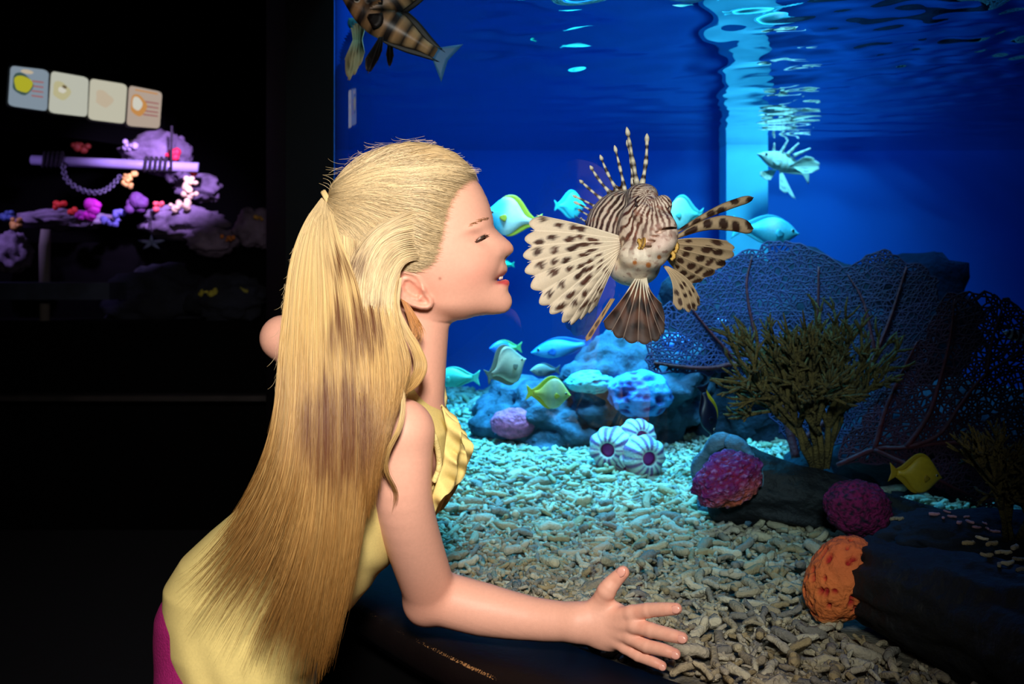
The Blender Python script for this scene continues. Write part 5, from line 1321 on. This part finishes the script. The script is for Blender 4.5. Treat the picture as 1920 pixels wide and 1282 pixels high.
fish('unicornfish', 1056, 652, 2.85, 122, -1, 'slim', lambda s, t: mixc((110, 190, 210), (50, 120, 190), .5+.5*t), 'long pale blue fish passing under the lionfish in the distance', pitch=-.15)
fish('damselfish', 1022, 694, 2.6, 58, -1, 'oval', lambda s, t: mixc((150, 130, 110), (90, 90, 90), s), 'brownish fish beside the striped surgeonfish above the boulder', yaw=.2)
def bf(s, t): k = 1/(1+math.exp(-(s-.42)*26)); return lc((70, 190, 215))*(1-k)+lc((240, 236, 220))*k
fish('butterflyfish', 962, 409, 2.30, 108, -1, 'tang', bf, 'blue and white butterflyfish between the nose of the child and the lionfish', yaw=.15, pitch=.18, cf=lambda k, u, v: lc((232, 206, 60)))
fish('chromis', 1068, 386, 2.75, 62, 1, 'disc', lambda s, t: lc((90, 225, 215)), 'small round teal fish just above the spread fin of the lionfish', yaw=.2)
fish('chromis', 1284, 402, 2.55, 76, -1, 'disc', lambda s, t: mixc((230, 240, 210), (100, 215, 200), s), 'pale fish half hidden behind the lionfish head', yaw=.1)
fish('parrotfish', 1436, 432, 2.65, 128, 1, 'oval', lambda s, t: mixc((110, 225, 230), (240, 250, 240), math.exp(-((s-.5)/.12)**2-((t-.5)/.5)**2)), 'cyan fish beyond the separate fin rays of the lionfish', yaw=.1, pitch=-.1)
fish('chromis', 948, 496, 2.9, 34, -1, 'oval', lambda s, t: lc((70, 200, 150)), 'tiny green fish by the mouth of the child', yaw=.3)
def band(s, t): return lc((240, 230, 230)) if (s*5) % 1 < .5 else lc((60, 24, 40))
fish('hawkfish', 1912, 632, 1.62, 74, -1, 'slim', band, 'white and dark banded fish leaving the picture before the maroon sea fan', pitch=.3, yaw=.2)
fish('chromis', 1120, 668, 3.0, 40, 1, 'oval', lambda s, t: lc((90, 200, 220)), 'faint pale blue fish beyond the teal coral head', yaw=.2)
# two more lionfish
def lionfish_far(px, py, Y, Lpx, heading, c0, c1, label, spines, fans, pitch, yaw, nb=9, tailc=None):
    def cb(s, t): k = (.5+.5*math.tanh(4*math.sin(s*nb*2*PI)))*min(1, .25+s*1.1); return lc(c0)*(1-k)+lc(c1)*k
    r = fish('lionfish', px, py, Y, Lpx, heading, 'slim', cb, label, pitch=pitch, yaw=yaw, cf=lambda k, u, v: tailc if (tailc is not None and k == 'tail') else lc(c0))
    for a, b in spines:
        a, b = W(a[0], a[1], Y), W(b[0], b[1], Y-.02); b_ = MB(); t = np.linspace(0, 1, 10); V_, F_ = tube(a[None]*(1-t[:, None])+b[None]*t[:, None], np.linspace(.004, .0015, 10)*Y/1.9, 6)
        obj('dorsal_spine', np.array(V_), F_, M_ray, r, np.array([lc(c0) if (i//6) % 3 else lc(c1) for i in range(len(V_))]))
    for nm, a, tps, col, yy in fans:
        fan(nm, r, [(W(a[0]+2*i, a[1], Y+yy), W(x, y, Y+yy-.03), (0, 0, 0)) for i, (x, y) in enumerate(tps)], M_fin, scallop=-.12, nu=5, nv=10, base=lc(col), spots=spot_rows(len(tps)-1, (.8, .5), int(px), lc(col)*.45, .3, .08), ray_r=.0014)
    return r
lionfish_far(1472, 308, 3.40, 118, -1, (246, 236, 214), (214, 190, 160), 'white lionfish just under the water surface by the cyan pillar',
   [((1462,290),(1478,262)), ((1476,290),(1498,268)), ((1488,292),(1520,278)), ((1450,292),(1452,268))],
   [('pectoral_fin', (1478,312), [(1512,292),(1530,300),(1537,312),(1528,322),(1508,326)], (248, 236, 208), -.03), ('pelvic_fin', (1462,322), [(1462,356),(1478,362),(1492,374)], (236, 230, 210), 0), ('pectoral_fin', (1452,318), [(1424,322),(1430,334),(1444,338)], (240, 226, 196), .02)], .3, .25)
lionfish_far(746, 58, 1.68, 240, -1, (30, 22, 20), (190, 146, 100), 'dark lionfish hanging at the water surface with striped tail, near the window edge',
   [((720,20),(700,-30)), ((735,15),(728,-40)), ((750,15),(755,-40))],
   [('pectoral_fin', (668,62), [(646,112),(652,150),(661,142),(672,128),(684,100)], (214, 196, 150), .20), ('pelvic_fin', (712,70), [(684,112),(690,138),(706,118),(716,96)], (26, 20, 20), -.02),
    ('pelvic_fin', (730,72), [(724,104),(730,127),(738,106)], (28, 20, 20), .03), ('pectoral_fin', (690,36), [(652,34),(656,56),(676,62)], (60, 150, 160), .18)], .52, .1, 7, lc((70, 130, 180)))
# ================================================================== THE EXHIBIT ACROSS THE ROOM
def emit_mat(name, c, s, nscale=0, namt=0.):
    m = bpy.data.materials.new(name); m.use_nodes = True; nt = m.node_tree; nt.nodes.clear(); N, L = nt.nodes.new, nt.links.new
    o = N('ShaderNodeOutputMaterial'); e = N('ShaderNodeEmission'); e.inputs[0].default_value = c; e.inputs[1].default_value = s; L(e.outputs[0], o.inputs[0]); return m
M_lite = [emit_mat('backlit panel print', rgb(*c), .76) for c in ((142, 158, 172), (205, 206, 190), (212, 208, 186), (196, 176, 160))]
M_frame = mat('black panel frame', rgb(8, 8, 9), .6)
PN = [((20,123),(87,131),(84,207),(15,197)), ((96,133),(163,145),(160,218),(91,210)), ((169,147),(236,158),(231,231),(165,223)), ((242,160),(302,172),(297,240),(237,235))]
YP = lambda px: 4.75+(px-20)*.0030
def rrect(c4, k=5, r=.10):
    A, B, C_, D = [np.array(p, float) for p in c4]; f = lambda u, v: (A*(1-u)+B*u)*(1-v)+(D*(1-u)+C_*u)*v; out = []
    for cu, cv, a0 in ((r, r, PI), (1-r, r, 1.5*PI), (1-r, 1-r, 0), (r, 1-r, .5*PI)):
        for i in range(k): a = a0+i/(k-1)*PI/2; out.append(f(cu+r*math.cos(a), cv+r*math.sin(a)))
    return out, f
def plate(pts, dy0, dy1):
    n = len(pts); V = [W(a, b, YP(a)+dy0) for a, b in pts]+[W(a, b, YP(a)+dy0)+np.array((0, dy1-dy0, 0)) for a, b in pts]
    return V, [tuple(range(n))[::-1], tuple(range(n, 2*n))]+[(i, (i+1) % n, n+(i+1) % n, n+i) for i in range(n)]
LBL = ['backlit panel showing a yellow-green fish', 'pale backlit panel showing a coiled white animal', 'nearly blank pale backlit panel with a faint animal', 'backlit panel showing an orange and white animal']
M_pic = {k: emit_mat('print '+k, rgb(*c), .68) for k, c in dict(yellow=(200, 196, 50), dark=(70, 96, 90), cream=(214, 206, 160), red=(180, 110, 110), orange=(226, 160, 90), white=(240, 236, 220), sand=(180, 170, 150), brown=(120, 104, 76), pale=(222, 204, 176)).items()}
for i, c4 in enumerate(PN):
    pts, f = rrect(c4); c = W(*(np.mean(np.array(c4), 0)), YP(c4[0][0])); root = empty('light_panel', tuple(c), LBL[i], 'sign', 'backlit identification panels')
    V, F = plate(pts, 0, .03); obj('print', V, F, M_lite[i], root, smooth=False)
    fp, _ = rrect([f(-.06, -.06), f(1.06, -.06), f(1.06, 1.06), f(-.06, 1.06)]); V, F = plate(fp, .012, .08); obj('case', V, F, M_frame, root, smooth=False)
    lay = [0.]
    def blob(nm, cu, cv, ru, rv, m, lob=0, ph=0.):
        q = [f(cu+ru*(1+lob*math.cos(3*t+ph))*math.cos(t), cv+rv*(1+lob*math.sin(2*t+ph))*math.sin(t)) for t in np.linspace(0, 2*PI, 28, endpoint=False)]; lay[0] += .004; V, F = plate(q, -lay[0], 0); obj(nm, V, F, M_pic[m], root, smooth=False)
    def bars(u0, u1, vs, m='red'):
        for v in vs: V, F = plate([f(u0, v), f(u1, v), f(u1, v+.035), f(u0, v+.035)], -.003, 0); obj('caption_line', V, F, M_pic[m], root, smooth=False)
    if i == 0: blob('fish_picture', .34, .42, .28, .27, 'dark', .12); blob('fish_picture', .36, .42, .24, .22, 'yellow', .12, 1); bars(.62, .93, (.30, .42, .54, .66)); blob('cloud_picture', .45, .1, .16, .05, 'pale')
    if i == 1: blob('animal_picture', .3, .44, .24, .22, 'cream', .15); blob('animal_picture', .32, .42, .10, .07, 'white', .1); blob('eye_picture', .38, .33, .05, .04, 'brown')
    if i == 2: blob('animal_picture', .4, .45, .24, .2, 'pale', .2)
    if i == 3: blob('animal_picture', .32, .46, .25, .27, 'orange', .12); blob('animal_picture', .28, .42, .15, .17, 'white', .1); bars(.5, .95, (.32, .44, .56, .66), 'red'); bars(.2, .9, (.06,), 'orange')
# the fascia the panels are fixed to, and the plinth of the scenery
V, F = prism([tuple(W(-40, 0, YP(-40)+.085)[:2]), tuple(W(330, 0, YP(330)+.085)[:2]), tuple(W(330, 0, YP(330)+.15)[:2]), tuple(W(-40, 0, YP(-40)+.15)[:2])], EYE-(262-500)/FPX*5.2, 2.9); struct('wall_exhibit', V, F, M_black)
slab('floor_exhibit', (-3.2, 5.05, 0), (-1.05, 6.3, EYE-(455-500)/FPX*5.1), M_black)
slab('floor_exhibit_low', (-3.0, 4.62, 0), (-1.0, 5.04, EYE-(600-500)/FPX*4.8), M_black)
# scenery behind its window
M_prock = mat('exhibit rock', rgb(120, 104, 130), .9, nscale=8, namt=.6, bump=.9, bscale=22)
def erock(px, py, rx, ry, Y, seed, label, m=None, amp=.3): s = Y/FPX; rock('exhibit_rock', W(px, py, Y), (rx*s, max(rx, ry)*s*.8, ry*s), seed, m or M_prock, 4, amp, 2.2, label)
erock(292, 288, 62, 38, 5.2, 31, 'lit purple rock slab under the last backlit panel'); erock(332, 300, 26, 44, 5.25, 32, 'upright bluish rock behind the red flower by the slab')
erock(345, 418, 74, 34, 5.0, 33, 'purple rock shelf below the cream cluster'); erock(372, 352, 44, 28, 5.2, 34, 'layered purple rock right of the cream cluster'.replace('right of', 'beside'))
erock(398, 452, 50, 26, 4.9, 35, 'dim purple rock with orange growth at its top'); erock(482, 428, 44, 38, 4.9, 36, 'dim brown rock next to the ponytail of the child')
erock(120, 412, 84, 20, 5.0, 37, 'dark rock bed under the magenta flower coral'); erock(24, 472, 34, 40, 4.9, 38, 'purple rock at the picture edge below the gold coral')
erock(430, 560, 70, 46, 4.8, 39, 'black rock carrying the yellow tufts', M_dark); erock(300, 560, 110, 60, 5.0, 40, 'broad black rock low in the exhibit', M_dark)
slab('trim_2', tuple(W(-60, 500, 4.5)[:2])+(EYE-(562-500)/FPX*4.5,), (W(205, 500, 4.5)[0], 4.7, EYE-(530-500)/FPX*4.5), mat('exhibit ledge', rgb(52, 60, 82), .7, nscale=9, namt=.5))
slab('trim_3', tuple(W(-60, 500, 4.4)[:2])+(EYE-(752-500)/FPX*4.4,), (W(560, 500, 4.4)[0], 4.5, EYE-(742-500)/FPX*4.4), mat('exhibit sill', rgb(40, 34, 34), .7, nscale=9, namt=.6))
# pipe with rope wound round it, hanging chain, thin pole
M_pipe = mat('pale violet pipe', rgb(150, 140, 180), .5, nscale=6, namt=.2)
b_ = MB(); b_.tube([W(60, 300, 4.95), W(372, 314, 4.95)], .024, 14); pr = b_.build('pipe', M_pipe); tag(pr, 'pale violet horizontal pipe across the exhibit', 'pipe')
M_rope = mat('dark rope', rgb(30, 24, 34), .9, nscale=40, namt=.4, bump=.6, bscale=90)
for x0, x1 in ((268, 318), (78, 122)):
    b_ = MB(); t = np.linspace(0, 1, 90); b_.tube([W(x0+(x1-x0)*k, 310-.05*(300-x0)+13*math.sin(k*34), 4.95+.034*math.cos(k*34)) for k in t], .0085, 6)
    o = b_.build('rope_coil', M_rope); tag(o, 'dark rope wound round the violet pipe '+('near its rock end' if x0 > 200 else 'near the picture edge'), 'rope')
ch = empty('hanging_chain', tuple(W(120, 305, 4.9)), 'grey chain sagging below the violet pipe', 'chain')
cp = catmull([W(118, 306, 4.92), W(124, 335, 4.9), W(150, 355, 4.88), (W(180, 361, 4.88)), W(205, 352, 4.9), W(226, 330, 4.92)], 6); M_chain = mat('dull steel', rgb(96, 92, 112), .5, metal=.6)
for i in range(0, len(cp)-1):
    a, b = Vector(cp[i]), Vector(cp[i+1]); d = (b-a).normalized(); n = d.cross(Vector((0, 1, 0))).normalized() if i % 2 else Vector((0, 1, 0)); c = (a+b)/2; L_ = (b-a).length*.68
    lk_ = MB(); lk_.tube([tuple(c+d*(L_*math.cos(t))+n*(.011*math.sin(t))) for t in np.linspace(0, 2*PI, 13)], .0045, 5); lk_.build('chain_link', M_chain, ch)
b_ = MB(); b_.tube([W(322, 236, 4.9), W(321, 320, 4.9)], .006, 6); tag(b_.build('thin_pole', M_rope), 'thin dark upright pole before the red flower', 'pole')
b_ = MB(); b_.tube([W(86, 430, 4.7), W(84, 462, 4.7), W(84, 601, 4.7)], [.022, .026, .024], 10); tag(b_.build('wooden_post', mat('grey post', rgb(120, 112, 108), .8)), 'short pale post in the dark by the picture edge', 'post')
# corals and flowers: bunches of small lobes
def bunch(name, px, py, rx, ry, Y, n, lobe, c, label, seed, cat='coral'):
    r = np.random.default_rng(seed); s = Y/FPX; root = empty(name, tuple(W(px, py, Y)), label, cat); m = mat(name+' flesh', rgb(*c), .7, nscale=25, namt=.3, bump=.5, bscale=60)
    v, f = ico(2)
    for i in range(n):
        a, b = r.uniform(-1, 1, 2); q = W(px+a*rx, py+b*ry*math.sqrt(max(.1, 1-a*a*.7)), Y+r.normal(0, rx*s*.3)); k = lobe*s*r.uniform(.7, 1.25)
        obj('lobe', v*(1+.15*fnoise(v, 2.5, 2, i+seed))[:, None]*k*np.array((1, 1, r.uniform(.8, 1.2)))+q, f, m, root)
bunch('magenta_coral', 168, 393, 15, 13, 4.85, 9, 10, (214, 40, 190), 'bright magenta flower coral in the exhibit', 1); bunch('magenta_coral', 150, 404, 9, 5, 4.82, 5, 6, (200, 50, 190), 'small magenta tuft at the foot of the bright magenta coral', 2)
bunch('red_coral', 112, 384, 8, 9, 4.85, 6, 6, (226, 50, 40), 'red flower coral above the dark rock bed', 3); bunch('red_coral', 134, 394, 7, 6, 4.84, 5, 5, (220, 54, 40), 'small red coral between the red flower and the magenta coral', 4)
bunch('violet_coral', 250, 384, 20, 14, 4.86, 8, 12, (104, 60, 120), 'rounded violet coral plate beside the blue tuft', 5); bunch('blue_coral', 214, 408, 20, 13, 4.84, 12, 6, (110, 110, 190), 'ragged pale blue coral tuft under the violet plate', 6)
bunch('gold_coral', 243, 336, 14, 13, 4.9, 12, 5, (226, 180, 90), 'gold coral cluster hanging under the violet pipe', 7); bunch('cream_coral', 356, 356, 13, 26, 4.95, 16, 6.5, (232, 206, 160), 'tall cream coral cluster of small cups', 8)
bunch('cream_coral', 336, 388, 18, 7, 4.88, 10, 5.5, (226, 200, 156), 'low cream coral cluster on the rock shelf', 9); bunch('pink_coral', 297, 386, 8, 10, 4.88, 7, 5, (238, 90, 96), 'pink coral tuft beside the low cream cluster', 10)
bunch('red_coral', 322, 291, 11, 10, 5.0, 6, 7, (230, 36, 70), 'crimson flower on the rock slab behind the thin pole', 11); bunch('red_coral', 152, 272, 14, 11, 5.2, 7, 7, (120, 36, 16), 'dim rust coloured coral above the violet pipe', 12)
bunch('white_coral', 240, 272, 14, 8, 5.05, 8, 5, (200, 180, 220), 'pale lilac coral at the edge of the rock slab', 13); bunch('red_coral', 361, 326, 7, 4, 5.0, 4, 4, (226, 50, 60), 'tiny red tuft on top of the tall cream cluster', 14)
bunch('gold_coral', 30, 416, 9, 12, 4.8, 8, 6, (190, 140, 70), 'gold coral at the picture edge', 15); bunch('blue_coral', 12, 402, 10, 13, 4.85, 8, 6, (60, 80, 140), 'blue coral tuft behind the gold coral at the picture edge', 16)
bunch('yellow_coral', 392, 550, 17, 10, 4.7, 9, 7, (190, 180, 60), 'yellow tuft low in the dark exhibit', 17); bunch('yellow_coral', 460, 544, 12, 6, 4.7, 6, 5, (150, 145, 60), 'smaller yellow tuft close to the hair of the child', 18)
bunch('orange_coral', 427, 446, 12, 5, 4.8, 6, 4, (220, 130, 60), 'small orange growth on the dim purple rock', 19); bunch('orange_coral', 486, 409, 8, 4, 4.8, 4, 4, (200, 150, 70), 'ochre growth on top of the dim brown rock', 20)
st = empty('starfish', tuple(W(284, 455, 4.7)), 'pale blue starfish hanging in the dark exhibit', 'starfish'); M_star = mat('pale blue starfish', rgb(150, 160, 220), .7)
for k in range(5):
    a = k*2*PI/5+PI/2; b_ = MB(); b_.tube([W(284, 455, 4.7), W(284+16*math.cos(a), 455-9*math.sin(a), 4.69), W(284+26*math.cos(a), 455-14*math.sin(a), 4.7)], [.011, .008, .003], 6); b_.build('arm', M_star, st)

b_ = MB(); b_.tube([W(284, 452, 4.7), W(283, 420, 4.78), W(283, 392, 4.95)], .003, 5); b_.build('cord', M_rope, st)
